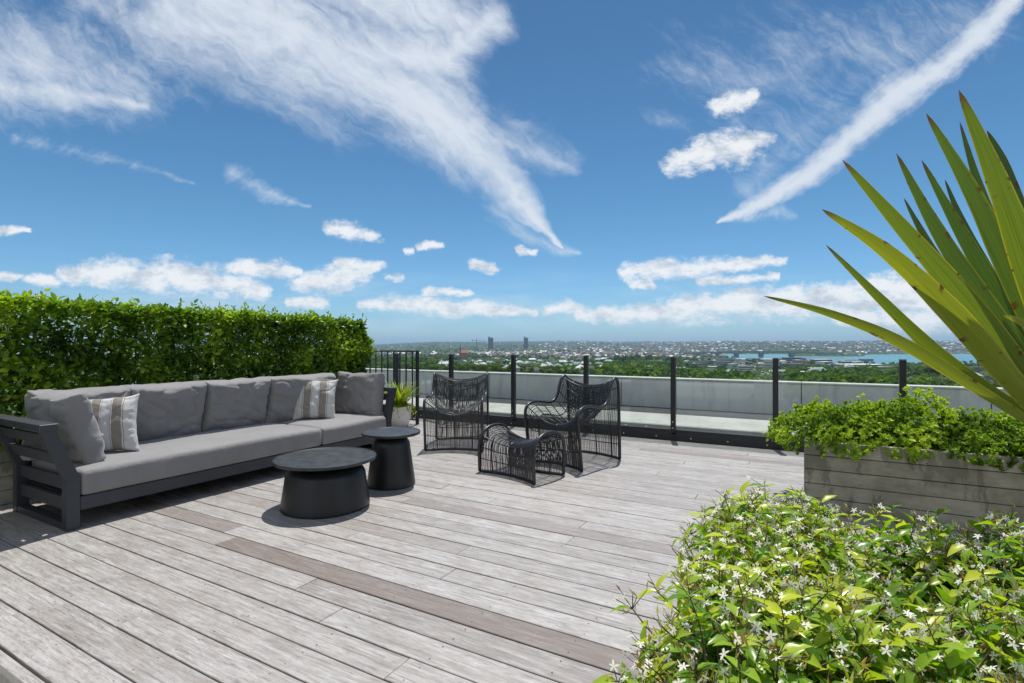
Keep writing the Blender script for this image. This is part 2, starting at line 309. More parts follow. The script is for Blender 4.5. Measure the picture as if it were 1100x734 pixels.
# ------------------------------------------------------------------ mesh building
class MB:
    def __init__(s): s.v = []; s.f = []; s.a = {}
    def add(s, vs, fs, **at):
        o = len(s.v); s.v += [tuple(v) for v in vs]; s.f += [tuple(i + o for i in f) for f in fs]
        for k, val in at.items(): s.a.setdefault(k, {}); [s.a[k].__setitem__(o + i, val) for i in range(len(vs))]
    def box(s, x0, x1, y0, y1, z0, z1, c=0.0, mtx=None, **at):
        """box with chamfer c"""
        if c <= 0:
            vs = [(x, y, z) for z in (z0, z1) for y in (y0, y1) for x in (x0, x1)]
            fs = [(0, 2, 3, 1), (4, 5, 7, 6), (0, 1, 5, 4), (2, 6, 7, 3), (0, 4, 6, 2), (1, 3, 7, 5)]
        else:
            X, Y, Z = (x0, x1), (y0, y1), (z0, z1); vs = []; idx = {}
            for i in (0, 1):
                for j in (0, 1):
                    for k in (0, 1):
                        sx, sy, sz = (1 - 2 * i) * c, (1 - 2 * j) * c, (1 - 2 * k) * c
                        idx[i, j, k] = len(vs)
                        vs += [(X[i], Y[j] + sy, Z[k] + sz), (X[i] + sx, Y[j], Z[k] + sz), (X[i] + sx, Y[j] + sy, Z[k])]
            fs = []; g = lambda i, j, k, a: idx[i, j, k] + a
            for i in (0, 1): fs.append([g(i, 0, 0, 0), g(i, 1, 0, 0), g(i, 1, 1, 0), g(i, 0, 1, 0)])
            for j in (0, 1): fs.append([g(0, j, 0, 1), g(1, j, 0, 1), g(1, j, 1, 1), g(0, j, 1, 1)])
            for k in (0, 1): fs.append([g(0, 0, k, 2), g(1, 0, k, 2), g(1, 1, k, 2), g(0, 1, k, 2)])
            for j in (0, 1):
                for k in (0, 1): fs.append([g(0, j, k, 1), g(1, j, k, 1), g(1, j, k, 2), g(0, j, k, 2)])
            for i in (0, 1):
                for k in (0, 1): fs.append([g(i, 0, k, 0), g(i, 1, k, 0), g(i, 1, k, 2), g(i, 0, k, 2)])
            for i in (0, 1):
                for j in (0, 1): fs.append([g(i, j, 0, 0), g(i, j, 1, 0), g(i, j, 1, 1), g(i, j, 0, 1)])
            for i in (0, 1):
                for j in (0, 1):
                    for k in (0, 1): fs.append([g(i, j, k, 0), g(i, j, k, 1), g(i, j, k, 2)])
            cen = Vector(((x0 + x1) / 2, (y0 + y1) / 2, (z0 + z1) / 2)); ff = []
            for f in fs:
                p = [Vector(vs[i]) for i in f]; n = (p[1] - p[0]).cross(p[2] - p[0])
                ff.append(tuple(f) if n.dot(sum(p, Vector()) / len(p) - cen) > 0 else tuple(f[::-1]))
            fs = ff
        if mtx is not None: vs = [mtx @ Vector(v) for v in vs]
        s.add(vs, fs, **at)
    def tube(s, pts, r, n=6, caps=True, closed=False, **at):
        pts = [Vector(p) for p in pts]; m = len(pts); vs = []; fs = []
        rs = r if isinstance(r, (list, tuple)) else [r] * m
        up = None
        for i, p in enumerate(pts):
            t = (pts[min(i + 1, m - 1)] - pts[max(i - 1, 0)]).normalized()
            if up is None: up = t.orthogonal().normalized()
            up = (up - t * up.dot(t)); up = up.normalized() if up.length > 1e-6 else t.orthogonal().normalized()
            w = t.cross(up)
            for k in range(n):
                a = 2 * math.pi * k / n; vs.append(p + (up * math.cos(a) + w * math.sin(a)) * rs[i])
        for i in range(m - 1):
            for k in range(n): fs.append((i * n + k, i * n + (k + 1) % n, (i + 1) * n + (k + 1) % n, (i + 1) * n + k))
        if caps: fs += [tuple(range(n))[::-1], tuple((m - 1) * n + k for k in range(n))]
        s.add(vs, fs, **at)
    def prism(s, poly, axis, a0, a1, **at):
        """extrude polygon (list of 2D points) along axis 'x','y','z' from a0 to a1"""
        put = {'x': lambda p, a: (a, p[0], p[1]), 'y': lambda p, a: (p[0], a, p[1]), 'z': lambda p, a: (p[0], p[1], a)}[axis]
        n = len(poly); vs = [put(p, a0) for p in poly] + [put(p, a1) for p in poly]
        fs = [tuple(range(n)), tuple(range(2 * n - 1, n - 1, -1))] + [(i, i + n, (i + 1) % n + n, (i + 1) % n) for i in range(n)]
        s.add(vs, fs, **at)
    def lathe(s, prof, n=64, cx=0, cy=0, **at):
        vs = []; fs = []; m = len(prof)
        for r, z in prof:
            for k in range(n): a = 2 * math.pi * k / n; vs.append((cx + r * math.cos(a), cy + r * math.sin(a), z))
        for i in range(m - 1):
            for k in range(n): fs.append((i * n + k, i * n + (k + 1) % n, (i + 1) * n + (k + 1) % n, (i + 1) * n + k))
        fs += [tuple(range(n))[::-1], tuple((m - 1) * n + k for k in range(n))]
        s.add(vs, fs, **at)
    def build(s, name, m, parent=None, smooth=False, recalc=False, mods=None):
        me = bpy.data.meshes.new(name); me.from_pydata(s.v, [], s.f)
        for k, d in s.a.items():
            a = me.attributes.new(k, 'FLOAT', 'POINT'); a.data.foreach_set('value', [float(d.get(i, 0)) for i in range(len(s.v))])
        if recalc:
            import bmesh
            bm = bmesh.new(); bm.from_mesh(me); bmesh.ops.recalc_face_normals(bm, faces=bm.faces); bm.to_mesh(me); bm.free()
        for mm in (m if isinstance(m, (list, tuple)) else [m]): me.materials.append(mm)
        if smooth:
            me.polygons.foreach_set('use_smooth', [True] * len(me.polygons))
        o = bpy.data.objects.new(name, me); S.collection.objects.link(o)
        if parent: o.parent = parent
        if smooth == 'angle': me.set_sharp_from_angle(angle=R(35))
        return o
def tag(o, label=None, cat=None, group=None, kind=None):
    for k, v in (('label', label), ('category', cat), ('group', group), ('kind', kind)):
        if v: o[k] = v
    return o
def empty(name, loc=(0, 0, 0), rz=0.0, label=None, cat=None, group=None):
    o = bpy.data.objects.new(name, None); S.collection.objects.link(o); o.location = loc; o.rotation_euler = (0, 0, rz); o.empty_display_size = .1
    return tag(o, label, cat, group)
def copy_tree(o, parent=None):
    c = o.copy(); S.collection.objects.link(c); c.parent = parent
    for ch in list(o.children): copy_tree(ch, c)
    return c
def fastmesh(name, verts, faces, m, parent=None, attrs=None, matidx=None, smooth=False):
    """verts (n,3) array, faces (k,4) array of quads"""
    me = bpy.data.meshes.new(name); nv, nf, w = len(verts), len(faces), faces.shape[1]
    me.vertices.add(nv); me.vertices.foreach_set('co', np.ascontiguousarray(verts, dtype=np.float32).ravel())
    me.loops.add(nf * w); me.loops.foreach_set('vertex_index', np.ascontiguousarray(faces, dtype=np.int32).ravel())
    me.polygons.add(nf); me.polygons.foreach_set('loop_start', np.arange(0, nf * w, w, dtype=np.int32))
    if smooth: me.polygons.foreach_set('use_smooth', np.ones(nf, dtype=bool))
    for mm in (m if isinstance(m, (list, tuple)) else [m]): me.materials.append(mm)
    if matidx is not None: me.polygons.foreach_set('material_index', np.asarray(matidx, dtype=np.int32))
    me.update(calc_edges=True)
    for k, a in (attrs or {}).items():
        at_ = me.attributes.new(k, 'FLOAT', 'POINT'); at_.data.foreach_set('value', np.asarray(a, dtype=np.float32))
    o = bpy.data.objects.new(name, me); S.collection.objects.link(o)
    if parent: o.parent = parent
    return o
def leaf_template(rows=(0, .33, .7, 1), widths=(.06, .5, .38, 0), fold=.18, curl=.25):
    """a folded, curled leaf along +x; quads only"""
    vs = []; fs = []
    for x, w in zip(rows, widths):
        zc = -curl * x * x
        vs += [(x, -w * .5, zc + fold * w), (x, 0, zc), (x, w * .5, zc + fold * w)]
    for i in range(len(rows) - 1):
        a = i * 3; fs += [(a, a + 3, a + 4, a + 1), (a + 1, a + 4, a + 5, a + 2)]
    return np.array(vs, float), np.array(fs, int)
def scatter(T, pos, dirs, ups, size, wid=None):
    """place template leaves; returns verts, faces, n per leaf"""
    tv, tf = T; n = len(pos); d = dirs / (np.linalg.norm(dirs, axis=1, keepdims=True) + 1e-9)
    s = np.cross(ups, d); s /= (np.linalg.norm(s, axis=1, keepdims=True) + 1e-9); u = np.cross(d, s)
    size = np.asarray(size)[:, None, None]; wid = size if wid is None else np.asarray(wid)[:, None, None]
    V_ = pos[:, None, :] + d[:, None, :] * tv[None, :, 0:1] * size + s[:, None, :] * tv[None, :, 1:2] * wid + u[:, None, :] * tv[None, :, 2:3] * size
    F_ = tf[None] + (np.arange(n) * len(tv))[:, None, None]
    return V_.reshape(-1, 3), F_.reshape(-1, tf.shape[1])
def unit(n): v = rng.normal(size=(n, 3)); return v / np.linalg.norm(v, axis=1, keepdims=True)

# ================================================================== STRUCTURE
P_ = .1475; Y0 = .803
dk = MB(); y = Y0; row = 0
random.seed(21)
while y < 6.56:
    x = -9.0 + random.uniform(-1.5, 0)
    ends = []
    if row == 7: ends = [-3.07, 2.2]
    if row == 8: ends = [-4.6, -3.22, .9]
    xs = [x]
    while xs[-1] < 7.5: xs.append(xs[-1] + random.choice((2.1, 2.7, 3.3, 3.9, 4.8)))
    if ends: xs = [-10] + ends + [8]
    xs[-1] = min(xs[-1], 8)
    for a, bx in zip(xs, xs[1:]):
        tn = min(1, max(0, random.gauss(.58, .2))); br = 0
        if row == 7 and a == -3.07: br = .85; tn = .3
        elif row == 8 and a == -4.6: br = .55; tn = .2
        elif random.random() < .06: br = random.uniform(.1, .45); tn *= .6
        hz = random.uniform(-.0012, .0012)
        dk.box(a + .0015, bx - .0015, y + .0036, y + P_ - .0036, -.032 + hz, hz, .0022, tone=tn, shift=random.random() * 3, brown=br)
    y += P_; row += 1
deck = dk.build('deck', M['deck']); tag(deck, kind='structure')
YE = y
sc_ = MB()
for r_ in range(14):
    for k in range(-12, 12):
        for dy in (.032, P_ - .032):
            cx_ = k * .45 + .11 + random.uniform(-.008, .008); cy_ = Y0 + r_ * P_ + dy + random.uniform(-.003, .003)
            sc_.add([(cx_ + .0032 * math.cos(a * 1.0472), cy_ + .0032 * math.sin(a * 1.0472), .0016) for a in range(6)], [(0, 1, 2, 3, 4, 5)])
tag(sc_.build('deck_screws', M['membrane']), kind='structure')
e_ = MB(); e_.box(-10, 8, Y0 - .045, Y0 - .006, -.034, -.002, .002, tone=.8, shift=.3, brown=0); tag(e_.build('deck_edge_strip', M['deck']), kind='structure')
e_ = MB()
for i in range(60): e_.box(-10 + i * .3 + .003, -10 + i * .3 + .297, Y0 - .04, Y0 - .015, -.42, -.036, .002, tone=random.uniform(0, .15), shift=random.random(), brown=.2)
tag(e_.build('deck_fascia', M['deck']), kind='structure')
s_ = MB(); s_.box(-10, 8, Y0 - .01, YE + .02, -.5, -.06); tag(s_.build('deck_substructure', M['dark']), kind='structure')
lf = MB(); lf.box(-12, 10, -8, Y0 - .012, -.55, -.42); tag(lf.build('lower_terrace_floor', M['ledge']), kind='structure')

# outer ledge, gutter, parapet
l_ = MB(); l_.box(-16, 16, 6.80, 7.85, -.5, .165, .012); tag(l_.build('roof_ledge', M['ledge']), kind='structure')
l_ = MB(); l_.box(-16, 16, 7.86, 8.66, -.5, .158); tag(l_.build('roof_gutter', M['membrane']), kind='structure')
pw = empty('parapet_wall', (0, 8.67, 0), 0, 'long grey concrete parapet wall with pale coping beyond the glass balustrade', 'wall')
xj = -16.0
p_ = MB()
for x1 in (-12.4, -9.2, -7.25, -5.35, -2.7, .0, 2.1, 4.2, 6.6, 9.0, 12.5, 16):
    p_.box(xj + .006, x1 - .006, 0, .20, -.4, .615, .006); xj = x1
    if x1 < 16: j_ = MB(); j_.box(x1 - .0055, x1 + .0055, .012, .18, -.4, .61); j_.build('joint_sealant', M['membrane'], pw)
p_.build('wall_panel', M['parapet'], pw)
p_ = MB(); xj = -16.0
for x1 in (-9.2, -5.35, 0.0, 4.2, 9.0, 16): p_.box(xj + .003, x1 - .003, -.015, .22, .617, .645, .005); xj = x1
p_.build('coping', M['cap'], pw)
b_ = MB(); b_.box(-16, 16, -12, 8.85, -19.8, -.56); tag(b_.build('apartment_tower', M['parapet']), 'grey apartment building below the roof terrace', 'building')
hw = empty('penthouse_for_reflection', (1.0, -3.3, -.42), 0, 'pale penthouse front that shows only as a faint reflection in the balustrade glass', 'building')  # unseen front added behind the viewer so the glass has something to reflect
b_ = MB()
for k in range(14): b_.box(-2.2, 3.6, -.2, .0 - .004 * (k % 2), k * .19, k * .19 + .186)
b_.build('wall', M['cap'], hw)
b_ = MB(); b_.box(-2.6, 4.0, -2.0, .35, 2.67, 2.8, .01); b_.build('roof', M['cap'], hw)
for x0 in (-1.7, .9):
    w_ = MB(); w_.box(x0, x0 + 1.5, .005, .03, .75, 2.1); f_ = w_.build('window', M['cap'], hw); w_ = MB(); w_.box(x0 + .07, x0 + 1.43, .031, .036, .82, 2.03); w_.build('pane', M['membrane'], f_)
# fixing discs on the ledge
for i, px in enumerate((672, 694)):
    p = at(px, 453, 1); k = (6.792) / p.y; p = Vector((p.x * k, 6.792, .105))
    d_ = MB(); d_.lathe([(.0, -.008), (.026, -.008), (.03, 0), (.022, .006), (.012, .008), (.012, .016), (0, .016)], 24)
    o = d_.build('ledge_light', M['steel'], None, smooth='angle'); o.location = p; o.rotation_euler = (R(90), 0, 0)
    tag(o, ('small round steel disc light on the cream ledge, nearer the armchair' if i == 0 else 'small round steel disc light on the cream ledge, nearer the bare glass panel'), 'light', 'disc lights on the ledge')

# ------------------------------------------------------------------ glass balustrade
bal = empty('glass_balustrade', (0, 6.6, 0), 0, 'frameless glass balustrade with black posts and dark base channel along the deck edge', 'balustrade')
ch = MB()
ch.prism([(.00, .0), (.0, .075), (.018, .095), (.018, .135), (.06, .135), (.06, -.1), (.0, -.1)], 'x', -8.2, 5.8)
ch.build('base_channel', M['black_metal'], bal, recalc=True)
for i in range(32):
    bt = MB(); bt.tube([(-7.9 + i * .42, -.001, .045), (-7.9 + i * .42, -.006, .045)], .008, 10); bt.build('channel_bolt', M['steel'], bal)
POSTS = [-8.2, -7.05, -5.916, -4.79, -3.673, -2.548, -1.393, -.256, .912, 2.05, 3.19, 4.33, 5.47]
for i, x in enumerate(POSTS):
    pm = MB(); pm.box(x - .029, x + .029, -.012, .046, .1, 1.035, .003); po = pm.build('post', M['black_metal'], bal)
    c_ = MB(); c_.box(x - .031, x + .031, -.014, .048, 1.037, 1.045, .002); c_.build('post_cap', M['black_metal'], po)
    for zz in (.16, .235):
        q_ = MB(); q_.tube([(x, -.013, zz), (x, -.021, zz)], .009, 12); q_.build('bolt', M['steel'], po)
for x0, x1 in zip(POSTS, POSTS[1:]):
    g_ = MB(); g_.box(x0 + .031, x1 - .031, .012, .022, .137, .985); g_.build('glass_panel', M['glass'], bal)

# black baluster railing behind the pot plant
rl = empty('metal_railing', (0, 6.07, 0), 0, 'black metal railing with thin vertical bars between the hedge end and the armchair', 'railing')
r_ = MB(); r_.box(-6.9, -5.0, -.02, .02, 1.085, 1.105, .002); r_.build('rail', M['black_metal'], rl); r_ = MB(); r_.box(-6.9, -5.0, -.015, .015, .06, .08, .002); r_.build('rail', M['black_metal'], rl)
for x in (-5.015, -6.885):
    q_ = MB(); q_.box(x - .02, x + .02, -.021, .021, 0, 1.107, .003); q_.build('post', M['black_metal'], rl)
for i in range(14):
    x = -5.11 - i * .123
    q_ = MB(); q_.box(x - .008, x + .008, -.008, .008, .081, 1.084); q_.build('baluster', M['black_metal'], rl)

# ================================================================== planters
def board_planter(name, x0, x1, y0, y1, h, label, courses=5, kind='planter'):
    r = empty(name, ((x0 + x1) / 2, (y0 + y1) / 2, 0), 0, label, 'planter'); w, d = (x1 - x0) / 2, (y1 - y0) / 2
    b = MB(); ch_ = h / courses
    for k in range(courses):
        for (a0, a1, c0, c1, ax) in ((-w, w, -d, -d + .05, 'x'), (-w, w, d - .05, d, 'x'), (-w, -w + .05, -d + .051, d - .051, 'y'), (w - .05, w, -d + .051, d - .051, 'y')):
            L = (a1 - a0) if ax == 'x' else (c1 - c0); cuts = [0, 1]
            for u0, u1 in zip(cuts, cuts[1:]):
                j = random.uniform(-.0015, .0015)
                if ax == 'x': b.box(a0 + L * u0, a0 + L * u1, c0 + j, c1 + j, k * ch_ + .0022, (k + 1) * ch_ - .0022, .003, tone=random.random())
                else: b.box(a0 + j, a1 + j, c0 + L * u0, c0 + L * u1, k * ch_ + .0022, (k + 1) * ch_ - .0022, .003, tone=random.random())
    b.build('box', M['concrete'], r)
    s = MB(); s.box(-w + .052, w - .052, -d + .052, d - .052, .0, h - .05); s.build('soil', M['soil'], r)
    return r
random.seed(5)
board_planter('concrete_planter', .02, 3.6, 4.30, 4.98, .505, 'board marked grey concrete planter on the right of the deck')
board_planter('concrete_planter', -5.95, -5.2, -2.2, 5.25, .42, 'long low concrete planter under the tall hedge behind the sofa', 4)

LT = leaf_template()
LT2 = leaf_template((0, .5, 1), (.1, .62, .0), .15, .2)
# tall hedge
def hedge_noise(p, s, o=0.0): return np.array([noise.noise(Vector((a[0] * s + o, a[1] * s, a[2] * s))) for a in p])
n = 66000
hx0, hx1, hy0, hy1, hz0, hz1 = -5.95, -5.2, -2.2, 5.27,   .40, 1.515
P0 = np.empty((n, 3)); pick = rng.random(n)
P0[:, 1] = hy0 + (hy1 - hy0) * rng.random(n)
P0[:, 0] = hx0 + (hx1 - hx0) * rng.random(n); P0[:, 2] = hz0 + (hz1 - hz0) * rng.random(n)
front = pick < .40; P0[front, 0] = hx1 - np.abs(rng.normal(0, .07, front.sum()))
top = (pick >= .40) & (pick < .58); P0[top, 2] = hz1 - np.abs(rng.normal(0, .06, top.sum()))
endf = (pick >= .58) & (pick < .63); P0[endf, 1] = hy1 - np.abs(rng.normal(0, .06, endf.sum()))
back = (pick >= .63) & (pick < .72); P0[back, 0] = hx0 + np.abs(rng.normal(0, .07, back.sum()))
nn = hedge_noise(P0, 3.0); n2 = hedge_noise(P0, 9.0, 5)
keep = (hedge_noise(P0, 6.0, 9) + .75 * rng.random(n)) > -.12
out = np.stack([(P0[:, 0] - (hx0 + hx1) / 2) / (hx1 - hx0) * 2, np.clip((P0[:, 1] - hy1 + .4) / .4, 0, 1) ** 2, np.clip((P0[:, 2] - 1.2) / .35, 0, 1)], 1)
P0 += out * (nn * .075 + n2 * .04)[:, None]
P0 = P0[keep]; out = out[keep]; nn = nn[keep]; n2 = n2[keep]
dirs = unit(len(P0)) * .9 + out * .6 + np.array([0, 0, .35]); ups = unit(len(P0)) * .7 + out * .35 + np.array([0, 0, .8])
sz = rng.uniform(.040, .082, len(P0))
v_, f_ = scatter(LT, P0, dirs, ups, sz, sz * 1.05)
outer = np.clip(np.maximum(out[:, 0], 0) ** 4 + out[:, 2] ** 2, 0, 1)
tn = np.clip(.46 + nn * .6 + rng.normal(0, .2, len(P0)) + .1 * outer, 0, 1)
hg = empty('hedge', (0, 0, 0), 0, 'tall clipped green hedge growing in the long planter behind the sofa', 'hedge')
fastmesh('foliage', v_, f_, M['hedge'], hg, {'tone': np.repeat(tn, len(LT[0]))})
tw = MB()
for i in range(46):
    y_ = -2.1 + i * .16; x_ = -5.57 + random.uniform(-.1, .1); b0 = Vector((x_, y_, .38))
    tw.tube([b0, b0 + Vector((random.uniform(-.06, .06), random.uniform(-.06, .06), .4)), b0 + Vector((random.uniform(-.12, .12), random.uniform(-.1, .1), .95))], [.013, .009, .004], 5)
    for k in range(9):
        a = b0 + Vector((0, 0, .12 + .09 * k)); tw.tube([a, a + Vector((random.uniform(-.3, .3), random.uniform(-.2, .2), random.uniform(.05, .25)))], [.006, .002], 4)
tw.build('stem', M['twig'], hg)
sh = MB(); sp_, sd2_, st_ = [], [], []
for i in range(330):
    b0 = Vector((random.uniform(hx0 + .05, hx1 + .02), random.uniform(hy0, hy1), hz1 - .08)); d_ = Vector((random.gauss(0, .25), random.gauss(0, .25), 1)).normalized(); L_ = random.uniform(.08, .20)
    sh.tube([b0, b0 + d_ * L_], [.0025, .001], 4, caps=False)
    for k in range(7): sp_.append(tuple(b0 + d_ * (L_ * (.35 + .65 * k / 6)))); sd2_.append(tuple(d_ * .7 + Vector(unit(1)[0]) * .9)); st_.append(random.uniform(.55, 1))
v_, f_ = scatter(LT, np.array(sp_), np.array(sd2_), unit(len(sp_)) + np.array([0, 0, .6]), rng.uniform(.03, .06, len(sp_)))
fastmesh('foliage', v_, f_, M['hedge'], hg, {'tone': np.repeat(st_, len(LT[0]))})
# low planter shrubs: rosettes of small leaves
def rosettes(name, centers, nrm, size, mats, parent, per=9, tonef=None):
    k = len(centers); c = np.repeat(centers, per, 0); nr = np.repeat(nrm, per, 0)
    d = unit(k * per) * .75 + nr * .75; u = nr + unit(k * per) * .4
    s = rng.uniform(.75, 1.25, k * per) * size
    v, f = scatter(LT2, c + unit(k * per) * size * .25, d, u, s, s)
    t = np.repeat(tonef, per) + rng.normal(0, .13, k * per)
    return fastmesh(name, v, f, mats, parent, {'tone': np.repeat(np.clip(t, 0, 1), len(LT2[0]))})
def shrub(x, y, rx, ry, z0, rz, nc, label, tone0, name='leafy_shrub', size=.03, droop=0):
    nc = int(nc * 1.35)
    g = empty(name, (x, y, z0), 0, label, 'shrub', 'shrubs in the concrete planter')
    u = unit(nc); u[:, 2] = np.abs(u[:, 2]) * 1.0 - .25 * rng.random(nc)
    rad = np.where(rng.random(nc) < .7, rng.uniform(.88, 1.03, nc), rng.uniform(.4, .9, nc))
    p = u * rad[:, None] * np.array([rx, ry, rz]); ln = np.array([noise.noise(Vector(a) * 5.0 + Vector((x, y, 0))) + .75 * noise.noise(Vector(a) * 13.0) for a in p])
    kp = (ln + .5 * rng.random(nc)) > -.28; p, u, ln = p[kp], u[kp], ln[kp]
    p *= (1 + .30 * ln)[:, None]
    p[:, 2] = np.maximum(p[:, 2], -.05 - .06 * rng.random(len(p)))
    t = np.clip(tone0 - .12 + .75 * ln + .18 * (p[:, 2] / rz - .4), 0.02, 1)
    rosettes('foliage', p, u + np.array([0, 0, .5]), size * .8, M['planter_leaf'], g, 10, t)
    b = MB()
    for i in range(26):
        a = Vector(unit(1)[0]); a.z = abs(a.z); b.tube([(random.uniform(-.1, .1), random.uniform(-.08, .08), -.08), (a.x * rx * .5, a.y * ry * .5, a.z * rz * .45), (a.x * rx * .9, a.y * ry * .9, a.z * rz * .85)], [.008, .005, .002], 4)
    b.build('stem', M['twig'], g); return g
zb = .47
shrub(.23, 4.66, .42, .42, zb, .31, 1500, 'bright green rounded shrub spilling over the left end of the concrete planter', .62)
shrub(.64, 4.68, .40, .38, zb, .37, 1500, 'tallest lime green shrub in the concrete planter', .6)
shrub(1.02, 4.62, .34, .36, zb, .26, 1100, 'darker green shrub in the middle of the concrete planter', .18)
shrub(1.42, 4.64, .40, .40, zb, .27, 1300, 'green shrub right of the darker one in the concrete planter', .55)
shrub(1.85, 4.62, .42, .42, zb, .24, 1300, 'bright green shrub in the concrete planter below the spiky leaves', .62)
shrub(2.35, 4.62, .45, .42, zb, .22, 1200, 'low green shrub at the far right of the concrete planter', .55)

# ================================================================== SOFA
def tube_none(): pass
def cushion(name, w, d, t, parent, m, mtx, puff=.5, N_=44, seed=0, ears=0.0, sag=0.0, uu=False, edge=.35, pw=4.0):
    """soft cushion: local x = width, z = height (d), y = thickness"""
    vs = []; fs = []; at_ = []
    for sgn in (-1, 1):
        for j in range(N_ + 1):
            for i in range(N_ + 1):
                u = -1 + 2 * i / N_; v = -1 + 2 * j / N_
                u = math.copysign(abs(u) ** .8, u); v = math.copysign(abs(v) ** .8, v)
                eu = max(0, 1 - abs(u) ** pw); ev = max(0, 1 - abs(v) ** pw)
                th = t / 2 * (edge + (1 - edge) * (eu * ev) ** puff)
                if max(abs(u), abs(v)) > .9999: th *= .55
                wr = noise.noise(Vector((u * 1.7 + seed, v * 1.7, sgn * 2))) * .20 + noise.noise(Vector((u * 4 + seed, v * 3.2, sgn * 3))) * .10
                rad_ = math.atan2(abs(v) - 1.05, abs(u) - 1.05); ed_ = max(abs(u), abs(v)) ** 3
                wr += noise.noise(Vector((rad_ * 9 + seed, sgn, math.copysign(1, u) + 3 * math.copysign(1, v)))) * .16 * ed_ * (1 - .6 * ed_ ** 3)
                cr = -.16 * max(0, 1 - 7 * abs(noise.noise(Vector((u * 1.5 + seed * 3, v * 1.9 + u * .5, 7)))))
                th *= 1 + (wr + cr) * (1 if ears >= 0 else .6)
                e = ears * (abs(u) * abs(v)) ** 4; pin = 1 - .045 * (1 - v * v) * (abs(u) ** 2) - .04 * (1 - u * u) * abs(v) ** 2
                x = u * w / 2 * (pin + e) ; z = v * d / 2 * (pin + e) - sag * (1 - u * u) * (v + 1) / 2
                x += noise.noise(Vector((v * 2, seed, 1))) * .008; z += noise.noise(Vector((u * 2, seed, 4))) * .012
                vs.append(mtx @ Vector((x, sgn * th, z))); at_.append((u + 1) / 2)
    n1 = (N_ + 1) ** 2; g = lambda s_, i, j: s_ * n1 + j * (N_ + 1) + i
    for j in range(N_):
        for i in range(N_):
            fs.append((g(0, i, j), g(0, i + 1, j), g(0, i + 1, j + 1), g(0, i, j + 1))); fs.append((g(1, i, j), g(1, i, j + 1), g(1, i + 1, j + 1), g(1, i + 1, j)))
    for i in range(N_):
        fs.append((g(0, i + 1, 0), g(0, i, 0), g(1, i, 0), g(1, i + 1, 0))); fs.append((g(0, i, N_), g(0, i + 1, N_), g(1, i + 1, N_), g(1, i, N_)))
        fs.append((g(0, 0, i), g(0, 0, i + 1), g(1, 0, i + 1), g(1, 0, i))); fs.append((g(0, N_, i + 1), g(0, N_, i), g(1, N_, i), g(1, N_, i + 1)))
    b = MB(); b.v = [tuple(v) for v in vs]; b.f = fs
    if uu: b.a['uu'] = {i: a for i, a in enumerate(at_)}
    return b.build(name, m, parent, smooth=True)
def TR(x, y, z, rz=0, rx=0, ry=0): return Matrix.Translation((x, y, z)) @ Matrix.Rotation(rz, 4, 'Z') @ Matrix.Rotation(rx, 4, 'X') @ Matrix.Rotation(ry, 4, 'Y')

sf = empty('sofa', (-4.53, 3.0, 0), 0, 'long outdoor sofa with grey cushions and charcoal metal frame beside the hedge', 'sofa')
def SX(x): return x + 4.53
def SY(y): return y - 3.0
def arm(y0, outward):
    """arm frame in the plane y = y0, section .07 thick; outward = -1 near end, +1 far end"""
    ya, yb = SY(y0), SY(y0 + .07); q = .125 * outward; P = lambda y, z: (y, z)
    a = MB()
    for x0, x1 in ((-4.17, -4.10), (-4.955, -4.89)):
        a.prism([(ya, 0), (yb, 0), (yb, .335), (yb + q, .655), (ya + q, .655), (ya, .335)], 'x', SX(x0), SX(x1))
    a.box(SX(-5.02), SX(-4.097), ya + q - .012, yb + q + .012, .656, .70, .003)
    a.box(SX(-4.889), SX(-4.172), ya + .003, yb - .003, .0, .045, .002)
    o = a.build('arm', M['char_metal'], sf, recalc=True)
    for z0, z1 in ((.12, .20), (.255, .335), (.42, .50), (.555, .625)):
        s_ = MB(); k0 = max(0, (z0 - .335) / .32) * q; k1 = max(0, (z1 - .335) / .32) * q; m_ = ya + .022
        s_.prism([(m_ + k0, z0), (m_ + k0 + .025, z0), (m_ + k1 + .025, z1), (m_ + k1, z1)], 'x', SX(-4.889), SX(-4.172)); s_.build('slat', M['char_metal'], o, recalc=True)
arm(1.50, -1); arm(4.435, .62)
b_ = MB(); b_.box(SX(-4.16), SX(-4.105), SY(1.572), SY(4.468), .115, .205, .004); b_.box(SX(-4.94), SX(-4.16), SY(1.572), SY(1.63), .115, .20, .003)
b_.box(SX(-4.94), SX(-4.89), SY(1.572), SY(4.468), .115, .205, .004); b_.box(SX(-4.888), SX(-4.162), SY(3.50), SY(3.56), .115, .198, .003)
for i in range(12): b_.box(SX(-4.888), SX(-4.162), SY(1.7 + i * .24), SY(1.78 + i * .24), .17, .195)
b_.build('base_frame', M['char_metal'], sf)
b_ = MB()
for x0, z0 in ((-4.95, .30), (-4.975, .44), (-5.00, .585)): b_.box(SX(x0), SX(x0 + .025), SY(1.572), SY(4.468), z0, z0 + .08, .003)
b_.build('back_rail', M['char_metal'], sf)
for yy in (3.50,):
    b_ = MB(); b_.box(SX(-4.16), SX(-4.11), SY(yy), SY(yy + .05), 0, .113, .003); b_.build('leg', M['char_metal'], sf)
    b_ = MB(); b_.box(SX(-4.94), SX(-4.89), SY(yy), SY(yy + .05), 0, .113, .003); b_.build('leg', M['char_metal'], sf)
